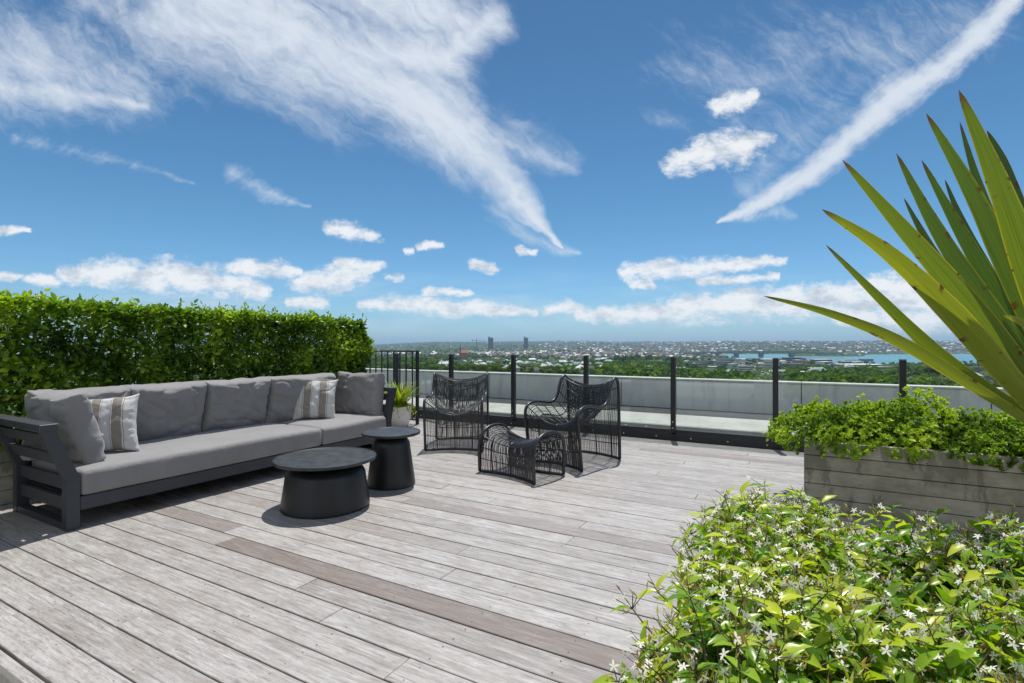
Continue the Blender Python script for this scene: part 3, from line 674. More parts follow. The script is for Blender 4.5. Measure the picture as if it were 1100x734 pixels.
# seat cushions: soft boxes
def seat(y0, y1, seed):
    import bmesh
    bm = bmesh.new(); bmesh.ops.create_cube(bm, size=1); L = y1 - y0; w = .80; h = .175
    for v in bm.verts: v.co = Vector((v.co.x * w, v.co.y * L, v.co.z * h))
    bmesh.ops.bevel(bm, geom=list(bm.edges), offset=.035, segments=4, affect='EDGES', profile=.6)
    bmesh.ops.subdivide_edges(bm, edges=[e for e in bm.edges if e.calc_length() > .3], cuts=24, use_grid_fill=True)
    for v in bm.verts:
        c = v.co.copy(); n1 = noise.noise(Vector((c.x * 2.5 + seed, c.y * 1.8, 0))); n2_ = noise.noise(Vector((c.x * 7 + seed, c.y * 6, c.z * 8)))
        if c.z > 0: v.co.z += .010 * n1 + .004 * n2_ + .018 * max(0, (1 - (2 * c.x / w) ** 4)) * max(0, 1 - (2 * c.y / L) ** 6)
        v.co.x += .006 * noise.noise(Vector((c.y * 3, c.z * 9, seed))) + .010 * (1 - (2 * c.z / h) ** 2) * (1 if c.x > 0 else 0) * .8
    me = bpy.data.meshes.new('seat_cushion'); bm.to_mesh(me); bm.free(); me.materials.append(M['fabric_seat'])
    me.polygons.foreach_set('use_smooth', [True] * len(me.polygons))
    o = bpy.data.objects.new('seat_cushion', me); S.collection.objects.link(o); o.parent = sf; o.location = (SX(-4.50), SY((y0 + y1) / 2), .205 + h / 2)
seat(1.578, 3.522, 1); seat(3.53, 4.43, 5)
lean = R(-17)
def backc(y0, y1, seed, x=-4.80, tone=0):
    w = y1 - y0 + .02
    cushion('back_cushion', w, .50, .225, sf, M['fabric'], Matrix.Translation((SX(x), SY((y0 + y1) / 2), .385 + .235)) @ Matrix.Rotation(R(90), 4, 'Z') @ Matrix.Rotation(R(14), 4, 'X'), .42, seed=seed, edge=.5)
backc(1.53, 2.12, 1.3); backc(2.13, 2.74, 2.7); backc(2.75, 3.38, 4.1); backc(3.39, 4.22, 6.2)
cushion('end_cushion', .64, .50, .21, sf, M['fabric'], Matrix.Translation((SX(-4.55), SY(1.655), .385 + .235)) @ Matrix.Rotation(R(15), 4, 'X'), .42, seed=9.2, edge=.5)
cushion('end_cushion', .68, .50, .21, sf, M['fabric'], Matrix.Translation((SX(-4.53), SY(4.43), .385 + .235)) @ Matrix.Rotation(R(-8), 4, 'X'), .42, seed=12.5, edge=.5)
# striped pillows
def pillow(loc, rz, rx, label, seed, w=.43, h=.42, ry=0):
    g = cushion('striped_pillow', w, h, .15, None, M['stripe'], Matrix.Identity(4), .55, seed=seed, ears=.07, uu=True, edge=.16, pw=3.0)
    g.matrix_world = Matrix.Translation(loc) @ Matrix.Rotation(rz, 4, 'Z') @ Matrix.Rotation(rx, 4, 'X') @ Matrix.Rotation(ry, 4, 'Y')
    return tag(g, label, 'pillow', 'striped pillows on the sofa')
pillow((-4.53, 1.915, .595), R(46), R(-14), 'striped taupe and white pillow leaning at the near end of the sofa', 3.3, .36, .41, R(-5))
pillow((-4.60, 3.86, .60), R(44), R(-13), 'striped taupe and white pillow in the far corner of the sofa', 8.1, .42, .42, R(2))

# ================================================================== round tables
def mush(name, loc, h, rb, rs, zs, rt, label):
    g = empty(name, loc, 0, label, 'table')
    pr = [(0, 0), (rb - .006, 0), (rb, .006), (rb, .02)]
    for i in range(1, 9): t = i / 8; pr.append((rb + (rs - rb) * t, .02 + (zs - .02) * t))
    rr = min(.085, h - zs - .045)
    for i in range(1, 11): a = i / 10 * math.pi / 2; pr.append((rs - (rs * .40) * (1 - math.cos(a)), zs + rr * math.sin(a)))
    pr += [(rs * .56, zs + rr + .004), (rs * .54, h - .027), (0, h - .027)]
    b = MB(); b.lathe(pr, 96); b.build('base', M['table'], g, smooth='angle')
    t = MB(); t.lathe([(0, h - .026), (rt - .012, h - .026), (rt - .003, h - .022), (rt, h - .014), (rt, h - .003), (rt - .003, h), (rt - .008, h), (rt - .012, h - .004), (0, h - .004)], 128)
    t.build('table_top', M['tabletop'], g, smooth='angle'); return g
mush('coffee_table', (-3.09, 2.69, 0), .365, .315, .285, .225, .364, 'wide low round black coffee table in front of the sofa')
mush('side_table', (-3.07, 3.37, 0), .455, .203, .160, .325, .247, 'smaller taller round black side table behind the coffee table')

# ================================================================== woven rope chairs
def catmull(P, t):
    n = len(P) - 1; x = min(max(t, 0), 1) * n; i = min(int(x), n - 1); f = x - i
    p0, p1, p2, p3 = P[max(i - 1, 0)], P[i], P[i + 1], P[min(i + 2, n)]
    return tuple(.5 * ((2 * b_) + (-a_ + c_) * f + (2 * a_ - 5 * b_ + 4 * c_ - d_) * f * f + (-a_ + 3 * b_ - 3 * c_ + d_) * f ** 3) for a_, b_, c_, d_ in zip(p0, p1, p2, p3))
def woven(name, root, side, mid, Wd, cords, bars, thick=.0145, power=2.0, taper=0.0, nv=64):
    def Sf(u, v):
        a = catmull(mid, v); b = catmull(side, v); k = abs(u) ** power
        return Vector((u * Wd / 2 * (1 + taper * (b[1])), a[0] + (b[0] - a[0]) * k, max(a[1] + (b[1] - a[1]) * k, .012)))
    f = MB()
    for sgn in (-1, 1): f.tube([Sf(sgn, i / nv) for i in range(nv + 1)], thick, 10)
    for v in (0.0, 1.0): f.tube([Sf(-1 + 2 * i / 24, v) for i in range(25)], thick * .95, 8)
    f.build('frame', M['rope'], root, smooth=True)
    b = MB()
    for v in bars: b.tube([Sf(-1 + 2 * i / 20, v) + Vector((0, 0, -.003)) for i in range(21)], .0052, 6)
    for u in (-.62, 0, .62): b.tube([Sf(u, i / nv) + Vector((0, 0, -.004)) for i in range(nv + 1)], .0055, 6)
    b.build('cross_bar', M['rope'], root, smooth=True)
    c = MB()
    for k in range(cords):
        u = -1 + 2 * (k + .5) / cords; u += random.uniform(-.25, .25) / cords
        ph = random.random() * 6
        pts = []
        for i in range(nv + 1):
            v = i / nv; p = Sf(u + .006 * math.sin(v * 22 + ph), v); pts.append(p)
        c.tube(pts, .0027, 4, caps=False)
    c.build('rope_cords', M['rope'], root)
    for sgn in (-1, 1):
        for v in (0.0, 1.0):
            p = Sf(sgn * .98, v); d = MB(); d.tube([(p.x, p.y, 0), (p.x, p.y, .012)], .011, 10); d.build('foot', M['black_metal'], root)
side = [(.06, .012), (.035, .18), (.01, .36), (-.01, .50), (.02, .575), (.11, .605), (.23, .60), (.36, .58), (.46, .595), (.53, .66), (.56, .745), (.60, .82), (.655, .852), (.705, .82), (.725, .70), (.735, .45), (.745, .22), (.75, .012)]
mid = [(.15, .012), (.13, .15), (.10, .28), (.075, .36), (.085, .405), (.15, .415), (.25, .395), (.36, .375), (.47, .385), (.55, .45), (.595, .57), (.625, .70), (.665, .765), (.705, .745), (.745, .62), (.775, .42), (.80, .2), (.82, .012)]
bars = [.06, .12, .18, .235, .30, .37, .44, .50, .56, .62, .68, .74, .80, .86, .91, .955]
def chair(fr, rz, label):
    # fr = world position of the front right foot (viewer's right); local origin is the front centre
    g = empty('rope_armchair', (0, 0, 0), rz, label, 'armchair', 'woven rope armchairs on the deck')
    Wd = .645
    woven('rope_armchair', g, side, mid, Wd, 74, bars)
    off = Matrix.Rotation(rz, 3, 'Z') @ Vector((Wd / 2, .06, 0)); g.location = (fr[0] - off.x, fr[1] - off.y, 0); return g
chair((-3.11, 4.89), R(27), 'black woven rope armchair behind the side table, facing the camera')
chair((-1.80, 4.57), R(-13), 'black woven rope armchair seen from its side, behind the woven footstool')
ot = empty('woven_footstool', (0, 0, 0), 0, 'low black woven rope footstool in front of the right armchair', 'footstool')
L_ = Vector((-2.64, 4.10, 0)); Fp = Vector((-1.99, 3.95, 0)); dv = Fp - L_; ot.rotation_euler[2] = math.atan2(dv.y, dv.x); ot.location = (L_ + Fp) / 2
sd_ = [(0, .012), (-.005, .15), (0, .27), (.04, .365), (.12, .41), (.21, .42), (.30, .41), (.38, .365), (.42, .27), (.425, .15), (.42, .012)]
md_ = [(.07, .012), (.06, .12), (.045, .22), (.06, .285), (.12, .31), (.21, .315), (.30, .31), (.36, .285), (.375, .22), (.36, .12), (.35, .012)]
woven('woven_footstool', ot, sd_, md_, dv.length, 72, [.09, .18, .28, .40, .5, .60, .72, .82, .91], nv=44)

# ================================================================== pot plant by the railing
pp = Vector((-5.13, 5.77, 0))
po = empty('potted_plant', pp, 0, 'white round pot with spiky yellow green leaves beside the black railing', 'plant')
b_ = MB(); b_.lathe([(0, 0), (.13, 0), (.15, .02), (.185, .14), (.205, .29), (.21, .305), (.195, .305), (.185, .28), (0, .27)], 48); b_.build('pot', M['white_pot'], po, smooth='angle')
def blades(n, r0, h, spread, w, tonef):
    vs = []; fs = []; tn = []
    for i in range(n):
        az = random.random() * 2 * math.pi; r = random.random() ** .5 * r0; base = Vector((r * math.cos(az), r * math.sin(az), .27)); az2 = az + random.uniform(-.8, .8)
        L = h * random.uniform(.55, 1); dx = spread * random.uniform(.1, 1); wd = w * random.uniform(.7, 1.2); t0 = tonef()
        dirh = Vector((math.cos(az2), math.sin(az2), 0)); sd2 = Vector((-dirh.y, dirh.x, 0))
        for k in range(6):
            t = k / 5; c = base + dirh * (dx * t ** 1.6) + Vector((0, 0, L * (t - .25 * dx / spread * t * t)))
            ww = wd * (1 - t) ** .7 * (.7 + .6 * t); vs += [c - sd2 * ww, c + sd2 * ww]; tn += [t0 + .3 * t] * 2
        o_ = len(vs) - 12; fs += [(o_ + 2 * k, o_ + 2 * k + 1, o_ + 2 * k + 3, o_ + 2 * k + 2) for k in range(5)]
    return np.array([tuple(v) for v in vs]), np.array(fs), np.clip(tn, 0, 1)
v_, f_, t_ = blades(190, .11, .50, .42, .011, lambda: random.uniform(.2, .75)); fastmesh('leaves', v_, f_, M['spike'], po, {'tone': t_})
n = 520; az = rng.random(n) * 6.283; rr = rng.uniform(.12, .27, n); zz = .31 - np.clip(rr - .2, 0, 1) * rng.uniform(0, 3.2, n)
ps = np.stack([rr * np.cos(az), rr * np.sin(az), zz], 1)
v_, f_ = scatter(LT2, ps, unit(n) + np.array([0, 0, .3]), unit(n) + np.array([0, 0, 1]), rng.uniform(.02, .04, n))
fastmesh('trailing_leaves', v_, f_, M['spike'], po, {'tone': np.repeat(np.clip(rng.normal(.8, .2, n), 0, 1), len(LT2[0]))})

# ================================================================== yucca at the right edge
m, nt, b, o = mat('yucca_leaf'); a1 = attr(nt, 'edge'); a2 = attr(nt, 'along'); a3 = attr(nt, 'yellow'); c = ocoord(nt)
strk = noi(nt, xyz(nt, a1 * 9.0, a2 * 1.2, a3 * 9), 2.2, 5, .6)
col = mixc(nt, strk.ss(.3, .7), (.030, .085, .014), (.095, .175, .022))
rib = noi(nt, xyz(nt, a1 * 26.0, a2 * .9, a3 * 31), 1.5, 3, .6)
col = mixc(nt, rib.ss(.35, .65) * .55, col, (.135, .225, .045)); col = mixc(nt, (1.0 - rib.ss(.30, .5)) * .5, col, (.022, .055, .014))
col = mixc(nt, attr(nt, 'dull').v, col, (.045, .085, .045))
col = mixc(nt, (a3 * .85).sat() * (strk * .9 + .25), col, (.36, .34, .008))
ed = (a1 - .5).m('ABSOLUTE') * 2
col = mixc(nt, ed.ss(.84, .97) * (.35 + a3 * .65), col, (.45, .36, .04))
blt = noi(nt, c, 26, 4, .6)
col = mixc(nt, blt.ss(.58, .64) * ed.ss(.30, .85), col, (.12, .045, .015))
col = mixc(nt, a2.ss(.90, .985), col, (.12, .06, .03))
nt.links.new(col, b.inputs['Base Color']); b.inputs['Roughness'].default_value = .42; b.inputs['Specular IOR Level'].default_value = .3
bump(nt, b, rib, .6, .004)
t = nt.nodes.new('ShaderNodeBsdfTranslucent'); nt.links.new(mixc(nt, 1.0, col, (1.7, 1.8, .6), 'MULTIPLY'), t.inputs[0])
mx = nt.nodes.new('ShaderNodeMixShader'); mx.inputs[0].default_value = .27; nt.links.new(b.outputs[0], mx.inputs[1]); nt.links.new(t.outputs[0], mx.inputs[2]); nt.links.new(mx.outputs[0], o.inputs[0])
M['yucca'] = m
YC = at(1150, 452, 1.62)
yc = empty('yucca_plant', (YC.x, YC.y, 0), 0, 'spiky plant with long sword shaped leaves on the right', 'plant')
yci = Matrix.Translation((-YC.x, -YC.y, 0))
def blade(pts, w, yellow, fold=.22, tilt=0.0):
    """pts: tip..base world points; w: half width at widest (m)"""
    P = [tuple(p) for p in pts]; n = 26; dull = random.uniform(.05, .75) if yellow < .2 else random.uniform(0, .2); vs = []; fs = []; e = []; al = []; ye = []
    for i in range(n + 1):
        t = i / n; p = Vector(catmull(P, t)); p2 = Vector(catmull(P, min(1, t + .02))); p1 = Vector(catmull(P, max(0, t - .02)))
        T = (p2 - p1).normalized(); view = Vector((p.x, p.y, p.z - H)).normalized()
        sdv = T.cross(view).normalized(); nrm = sdv.cross(T).normalized()
        sdv = (sdv * math.cos(tilt) + nrm * math.sin(tilt)).normalized(); nrm = sdv.cross(T).normalized()
        prof = min(1, (t / .55) ** .72) * (1 - .30 * max(0, (t - .6) / .4) ** 1.3)
        ww = w * max(prof, .012) * (1 + .02 * math.sin(t * 31))
        for k, x in enumerate((-1, -.5, 0, .5, 1)):
            vs.append(p + sdv * ww * x + nrm * (abs(x) ** 1.4 * ww * fold)); e.append((x + 1) / 2); al.append(1 - t); ye.append(yellow)
    for i in range(n):
        for k in range(4): a = i * 5 + k; fs.append((a, a + 1, a + 6, a + 5))
    vv_ = np.array([tuple(yci @ v) for v in vs])
    ob = fastmesh('leaf', vv_, np.array(fs), M['yucca'], yc, {'edge': e, 'along': al, 'yellow': ye, 'dull': [dull] * len(vs)}, smooth=True)
    return ob
BL = [
    ([(820, 318, 1.38), (890, 336, 1.38), (965, 366, 1.42), (1045, 414, 1.50), (1120, 462, 1.58)], 10.5, .75, .3),
    ([(887, 263, 1.62), (945, 320, 1.58), (1010, 382, 1.58), (1070, 425, 1.60), (1120, 452, 1.62)], 12.5, .45, .2),
    ([(883, 225, 1.30), (955, 272, 1.34), (1025, 338, 1.42), (1090, 412, 1.50), (1135, 460, 1.58)], 19, .85, .1),
    ([(905, 172, 1.45), (965, 240, 1.46), (1030, 315, 1.50), (1090, 388, 1.55), (1140, 450, 1.60)], 18, .35, -.1),
    ([(963, 165, 1.70), (1003, 240, 1.68), (1050, 315, 1.65), (1100, 385, 1.63), (1145, 448, 1.62)], 16.5, .10, .1),
    ([(971, 213, 1.95), (988, 245, 1.90), (1015, 290, 1.82), (1060, 350, 1.75), (1140, 440, 1.68)], 8, .15, 0),
    ([(990, 172, 1.80), (1030, 245, 1.76), (1072, 318, 1.72), (1110, 385, 1.68), (1145, 445, 1.64)], 15, .05, .1),
    ([(1015, 193, 2.0), (1032, 235, 1.95), (1060, 290, 1.88), (1100, 360, 1.78), (1145, 440, 1.68)], 9, .05, 0),
    ([(995, 122, 1.62), (1038, 195, 1.62), (1078, 275, 1.62), (1115, 355, 1.62), (1150, 440, 1.62)], 17.5, .12, .0),
    ([(1030, 97, 1.35), (1068, 185, 1.38), (1102, 275, 1.45), (1130, 360, 1.54), (1152, 445, 1.62)], 22, .30, .15),
    ([(1031, 131, 1.85), (1050, 195, 1.80), (1078, 270, 1.75), (1115, 360, 1.68), (1152, 440, 1.64)], 10, .05, 0),
    ([(1060, 140, 1.95), (1078, 175, 1.90), (1100, 240, 1.82), (1130, 345, 1.72), (1155, 440, 1.65)], 11, .05, 0),
    ([(1076, 338, 1.22), (1098, 346, 1.26), (1122, 362, 1.32), (1145, 395, 1.42), (1160, 450, 1.55)], 9, .95, .2),
    ([(1130, 90, 1.6), (1140, 180, 1.6), (1150, 270, 1.6), (1158, 360, 1.62), (1162, 440, 1.62)], 22, .1, 0),
    ([(1260, 110, 1.7), (1230, 200, 1.68), (1205, 290, 1.66), (1185, 370, 1.64), (1168, 440, 1.62)], 20, .1, 0),
    ([(1340, 190, 1.5), (1290, 250, 1.52), (1240, 320, 1.56), (1200, 385, 1.6), (1170, 445, 1.62)], 20, .2, 0),
    ([(1400, 300, 1.7), (1330, 320, 1.7), (1265, 360, 1.67), (1212, 405, 1.64), (1172, 450, 1.62)], 20, .3, 0),
]
for pts, wpx, yel, tl in BL: blade([at(*p) for p in pts], wpx * .66 * pts[2][2] / F, yel, .25, tl)
b_ = MB(); b_.tube([(0, 0, .0), (.01, 0, .4), (0, 0, YC.z - .02)], [.07, .06, .055], 12); b_.build('trunk', M['twig'], yc, smooth=True)

# ================================================================== jasmine bush
jp = board_planter('concrete_planter', -.06, 1.5, .62, 1.66, .30, 'low planter holding the flowering jasmine in front', 3)
jb = empty('jasmine_bush', (0, 0, 0), 0, 'white flowering jasmine bush with glossy green leaves filling the near right corner', 'shrub')
JT = leaf_template((0, .22, .52, .82, 1), (.05, .32, .42, .20, 0), .24, .32)
Lp, Ld, Lu, Ls, Lt = [], [], [], [], []
Fl, Fd, Bp, Bd, Bt = [], [], [], [], []
twm = MB()
def jtop(x, y):
    z = .745 + .05 * noise.noise(Vector((x * 3, y * 3, 1))) + .03 * noise.noise(Vector((x * 9, y * 9, 4)))
    ed_ = min(1, max(0, (x + .27) / .20)); z -= .15 * (1 - ed_) ** 2
    fr_ = min(1, max(0, (1.72 - y) / .25)); z -= .03 * (1 - fr_) ** 2
    return z
nsh = 4900; random.seed(11)
for i in range(nsh):
    x = random.uniform(-.19, 1.55) if random.random() < .87 else random.uniform(-.19, .0); y = random.uniform(.56, 1.70)
    if x < -.16 and random.random() < .5: continue
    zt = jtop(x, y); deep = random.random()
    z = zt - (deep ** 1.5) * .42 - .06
    leftness = max(0, (-.08 - x) / .25)
    d = Vector((random.uniform(-.6, .6) - .45 * leftness, random.uniform(-.6, .6) + .3 * max(0, (y - 1.45) / .25) - .3 * max(0, (.7 - y) / .2), random.uniform(.35, 1.0) - .5 * leftness)).normalized()
    L = random.uniform(.07, .14); npair = 4
    p = Vector((x, y, z)); pts = [p.copy()]
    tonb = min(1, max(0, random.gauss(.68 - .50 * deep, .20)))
    ax = d.orthogonal().normalized()
    for k in range(npair):
        p = p + d * (L / npair); d = (d + Vector((random.uniform(-.2, .2), random.uniform(-.2, .2), random.uniform(-.12, .2)))).normalized(); pts.append(p.copy())
        ax = (Matrix.Rotation(R(88), 3, d) @ ax); ax = (ax - d * ax.dot(d)).normalized()
        for s_ in (-1, 1):
            if random.random() < .12: continue
            ld = (ax * s_ + d * random.uniform(.25, .8) + Vector((0, 0, random.uniform(-.25, .15)))).normalized()
            Lp.append(p); Ld.append(ld); Lu.append(d + Vector((0, 0, .5))); last = k / (npair - 1)
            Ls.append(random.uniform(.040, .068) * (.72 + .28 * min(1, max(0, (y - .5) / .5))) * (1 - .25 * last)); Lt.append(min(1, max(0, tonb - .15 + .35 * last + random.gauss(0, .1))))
    twm.tube(pts, [.0022, .0020, .0018, .0014, .001], 4, caps=False)
    if deep < .66 and random.random() < .85:
        for q_ in range(random.randint(3, 9)):
            o_ = p + Vector((random.gauss(0, .018), random.gauss(0, .018), random.uniform(-.008, .03)))
            if random.random() < .58: Fl.append(o_); Fd.append((Vector(unit(1)[0]) * .8 + Vector((-.1, -.35, .6))).normalized())
            else:
                Bp.append(o_); Bd.append((d + Vector(unit(1)[0]) * .6)); Bt.append(random.random())
            twm.tube([p, o_], [.0009, .0007], 3, caps=False)
        for q_ in range(5): Bp.append(p + Vector(unit(1)[0]) * .014); Bd.append(d + Vector(unit(1)[0]) * .7); Bt.append(random.random())
A = lambda L_: np.array([tuple(v) for v in L_])
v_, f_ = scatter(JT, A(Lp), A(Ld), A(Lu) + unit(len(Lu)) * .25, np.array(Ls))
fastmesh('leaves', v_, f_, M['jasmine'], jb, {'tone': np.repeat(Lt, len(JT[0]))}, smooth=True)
# flowers: five pinwheel petals each
PT = leaf_template((0, .5, 1), (.12, .42, .22), .05, .15)
fc = A(Fl); fd = A(Fd); nf = len(fc); a0 = np.cross(fd, unit(nf)); a0 /= np.linalg.norm(a0, axis=1, keepdims=True); b0 = np.cross(fd, a0)
pp_, pd_, pu_, pt_ = [], [], [], []
for k in range(5):
    an = k * 2 * math.pi / 5 + rng.normal(0, .08, nf); dd = a0 * np.cos(an)[:, None] + b0 * np.sin(an)[:, None]
    pp_.append(fc); pd_.append(dd + fd * .12); pu_.append(fd); pt_.append(np.clip(rng.normal(.75, .2, nf), 0, 1))
v_, f_ = scatter(PT, np.vstack(pp_), np.vstack(pd_), np.vstack(pu_), rng.uniform(.0058, .0092, nf * 5))
fastmesh('flowers', v_, f_, M['petal'], jb, {'tone': np.repeat(np.concatenate(pt_), len(PT[0]))})
BT = leaf_template((0, .5, 1), (.10, .26, .06), .5, 0)
v_, f_ = scatter(BT, A(Bp), A(Bd), unit(len(Bp)), rng.uniform(.009, .017, len(Bp)))
fastmesh('buds', v_, f_, M['bud'], jb, {'tone': np.repeat(Bt, len(BT[0]))})
for i in range(70):
    x = random.uniform(0, 1.4); y = random.uniform(.68, 1.6); t_ = Vector((x + random.uniform(-.3, .15), y + random.uniform(-.15, .15), jtop(x, y) - .1))
    twm.tube([(x, y, .26), (Vector((x, y, .26)) + t_) / 2 + Vector((random.uniform(-.04, .04), 0, 0)), t_], [.005, .004, .002], 5)
twm.build('stem', M['twig'], jb)
# ================================================================== CITY, HARBOUR, HILLS
SEA = -60.0
def lerp(x, xs, ys): return float(np.interp(x, xs, ys))
def wat(p, D):
    """>0 where the harbour is"""
    near = lerp(p, [735, 765, 800, 860, 905, 960, 1040, 1100, 1300], [4200, 2800, 1980, 1800, 1420, 1480, 1380, 1330, 1300])
    far = lerp(p, [735, 765, 845, 850, 925, 932, 1000, 1100, 1300], [4200, 3200, 3250, 2650, 2600, 3100, 3250, 3300, 3400])
    return min(D - near, far - D)
def ground_z(p, D, R_=None):
    z = lerp(D, [0, 250, 350, 700, 1000, 1500, 2000, 3000, 4500, 6000, 8000, 9500, 12000, 16000],
             [-22, -23, -24, -34, -38, -45, -50, -50, -38, -14, 26, 44, 56, 50])
    if p > 700:
        k = min(1, (p - 700) / 80); z2 = lerp(D, [0, 350, 700, 1000, 1500, 2200, 3000, 3300, 4200, 6000, 8000, 9500, 16000], [-24, -30, -41, -46, -53, -57, -57, -50, -24, 14, 38, 50, 54]); z += (z2 - z) * k
    if p < 470: z -= min(1, (470 - p) / 60) * lerp(D, [0, 3000, 8000, 12000, 16000], [0, 0, 50, 62, 60])
    if D > 2500:
        x, y = (p - 550) * D / F, D; am = min(1, (D - 2500) / 4000)
        z += am * (22 * noise.noise(Vector((x / 1500, y / 1900, 0))) + 9 * noise.noise(Vector((x / 420, y / 700, 3))))
    if p > 735:
        w = wat(p, D)
        if w > -60: z = min(z, SEA + 6 - (w + 60) * .12) if w < 0 else SEA - 3
        if 848 < p < 928 and 2650 < D < 3100: z = max(z, SEA + 26 + 9 * noise.noise(Vector((p / 9, D / 200, 5))) - max(0, 2720 - D) * .25 - max(0, (p - 905)) * .8)
    return z
def gpos(p, D, dz=0.0):
    v = ray(p) * D; return Vector((v.x, v.y, ground_z(p, D) + dz))
def solve(p, py):
    """distance at which the ground shows at pixel row py"""
    lo = 180.0
    for D in np.geomspace(180, 9000, 160):
        if HY + F * (H - ground_z(p, D)) / D <= py: return D
    return 9000.0
def gp2(p, py): D = solve(p, py); return D
rings = np.concatenate([np.linspace(0, 300, 6), np.geomspace(340, 16500, 120)])
angs = np.concatenate([np.linspace(-60, 60, 361), np.linspace(64, 296, 59)])   # degrees from the view axis, clockwise
vs = []
for an in angs:
    ar = R(an); c_ = math.cos(ar); p = 550 + F * math.tan(ar) if abs(an) <= 60 else (1500 if an < 180 else -400)
    dirv = VD * c_ + VR * math.sin(ar)
    for r in rings:
        D = r * max(c_, .5) if abs(an) <= 60 else r * .5
        vs.append((dirv.x * r, dirv.y * r, ground_z(p, max(D, 1))))
nr, na = len(rings), len(angs); fs = []
for a in range(na):
    b = (a + 1) % na
    for r in range(nr - 1): fs.append((a * nr + r, b * nr + r, b * nr + r + 1, a * nr + r + 1))
m, nt, b, o = mat('suburb_ground'); g_ = nt.nodes.new('ShaderNodeNewGeometry'); sp = nt.nodes.new('ShaderNodeSeparateXYZ'); nt.links.new(g_.outputs['Position'], sp.inputs[0])
x, y, z = (N(nt, sp.outputs[i]) for i in range(3)); v1 = xyz(nt, x, y, 0)
n1 = noi(nt, v1, .004, 6, .6); n2 = noi(nt, v1, .03, 5, .65)
vr = nt.nodes.new('ShaderNodeTexVoronoi'); vr.inputs['Scale'].default_value = .022; nt.links.new(v1, vr.inputs['Vector'])
c = mixc(nt, n2.ss(.3, .7), (.020, .045, .012), (.055, .095, .022)); c = mixc(nt, n1.ss(.52, .68) * .5, c, (.14, .14, .10))
c = mixc(nt, (1.0 - N(nt, vr.outputs['Distance']).ss(.18, .24)) * n1.ss(.38, .55) * .8, c, (.42, .40, .37))
nt.links.new(c, b.inputs['Base Color']); b.inputs['Roughness'].default_value = .95; b.inputs['Specular IOR Level'].default_value = .1
tag(fastmesh('ground', np.array(vs), np.array(fs), m, smooth=True), kind='structure')
m, nt, b, o = mat('harbour_water'); g_ = nt.nodes.new('ShaderNodeNewGeometry'); sp = nt.nodes.new('ShaderNodeSeparateXYZ'); nt.links.new(g_.outputs['Position'], sp.inputs[0])
x, y, z = (N(nt, sp.outputs[i]) for i in range(3)); wn = noi(nt, xyz(nt, x * .4 + y * .2, y * .9, 0), .012, 5, .6)
nt.links.new(mixc(nt, wn.ss(.35, .65), (.055, .195, .235), (.085, .255, .29)), b.inputs['Base Color']); b.inputs['Roughness'].default_value = .35; b.inputs['Specular IOR Level'].default_value = .35
bump(nt, b, noi(nt, xyz(nt, x, y, 0), .15, 4, .6), .35, .6)
wm = MB(); wm.add([(-16000, -16000, SEA), (16000, -16000, SEA), (16000, 16000, SEA), (-16000, 16000, SEA)], [(0, 1, 2, 3)]); tag(wm.build('water', m), kind='structure')

# --- materials for the far things (one per colour of roof / foliage)
def flat(name, col, rough=.8, var=.25, sc=.15):
    m, nt, b, o = mat(name); c = ocoord(nt); n = noi(nt, c, sc, 4, .6)
    nt.links.new(mixc(nt, n.ss(.3, .7), tuple(v * (1 - var) for v in col), tuple(min(.9, v * (1 + var)) for v in col)), b.inputs['Base Color'])
    b.inputs['Roughness'].default_value = rough; b.inputs['Specular IOR Level'].default_value = .2; return m
roofs = {'white': flat('roof_white', (.74, .73, .71)), 'pale grey': flat('roof_grey', (.40, .41, .43)), 'dark grey': flat('roof_dark', (.12, .125, .135)),
         'red brown': flat('roof_red', (.22, .095, .065)), 'pale green': flat('roof_green', (.33, .42, .38)), 'brown': flat('roof_brown', (.17, .13, .10))}
wall_m = flat('house_wall', (.50, .48, .43)); win_m = flat('house_window', (.06, .07, .08), .3)
crown_m = [leafmat('crown_' + str(i), r, .8, .2, .15) for i, r in enumerate((
    [(0, (.045, .088, .012)), (.5, (.11, .185, .020)), (1, (.22, .30, .035))],
    [(0, (.026, .054, .016)), (.5, (.052, .098, .021)), (1, (.095, .155, .030))],
    [(0, (.075, .115, .012)), (.5, (.155, .215, .020)), (1, (.27, .32, .04))]))]
trunk_m = flat('tree_trunk', (.10, .075, .055))
ORD = ('first', 'second', 'third', 'fourth', 'fifth', 'sixth')
def where(p, py):
    e = (484, 551, 629, 723, 833, 970); k = sum(p > v for v in e)
    a = 'seen through the black railing' if p < 449 else 'left of the first glass post' if k == 0 else 'right of the sixth glass post' if k == 6 else 'between the %s and %s glass posts' % (ORD[k - 1], ORD[k])
    g_ = par(p) - py
    return ('just over the parapet ' if g_ < 3 else 'above the parapet ' if g_ < 8 else 'further off ') + a
par = lambda p: lerp(p, [0, 449, 700, 1100], [388, 399.3, 405.7, 419])     # row of the parapet top
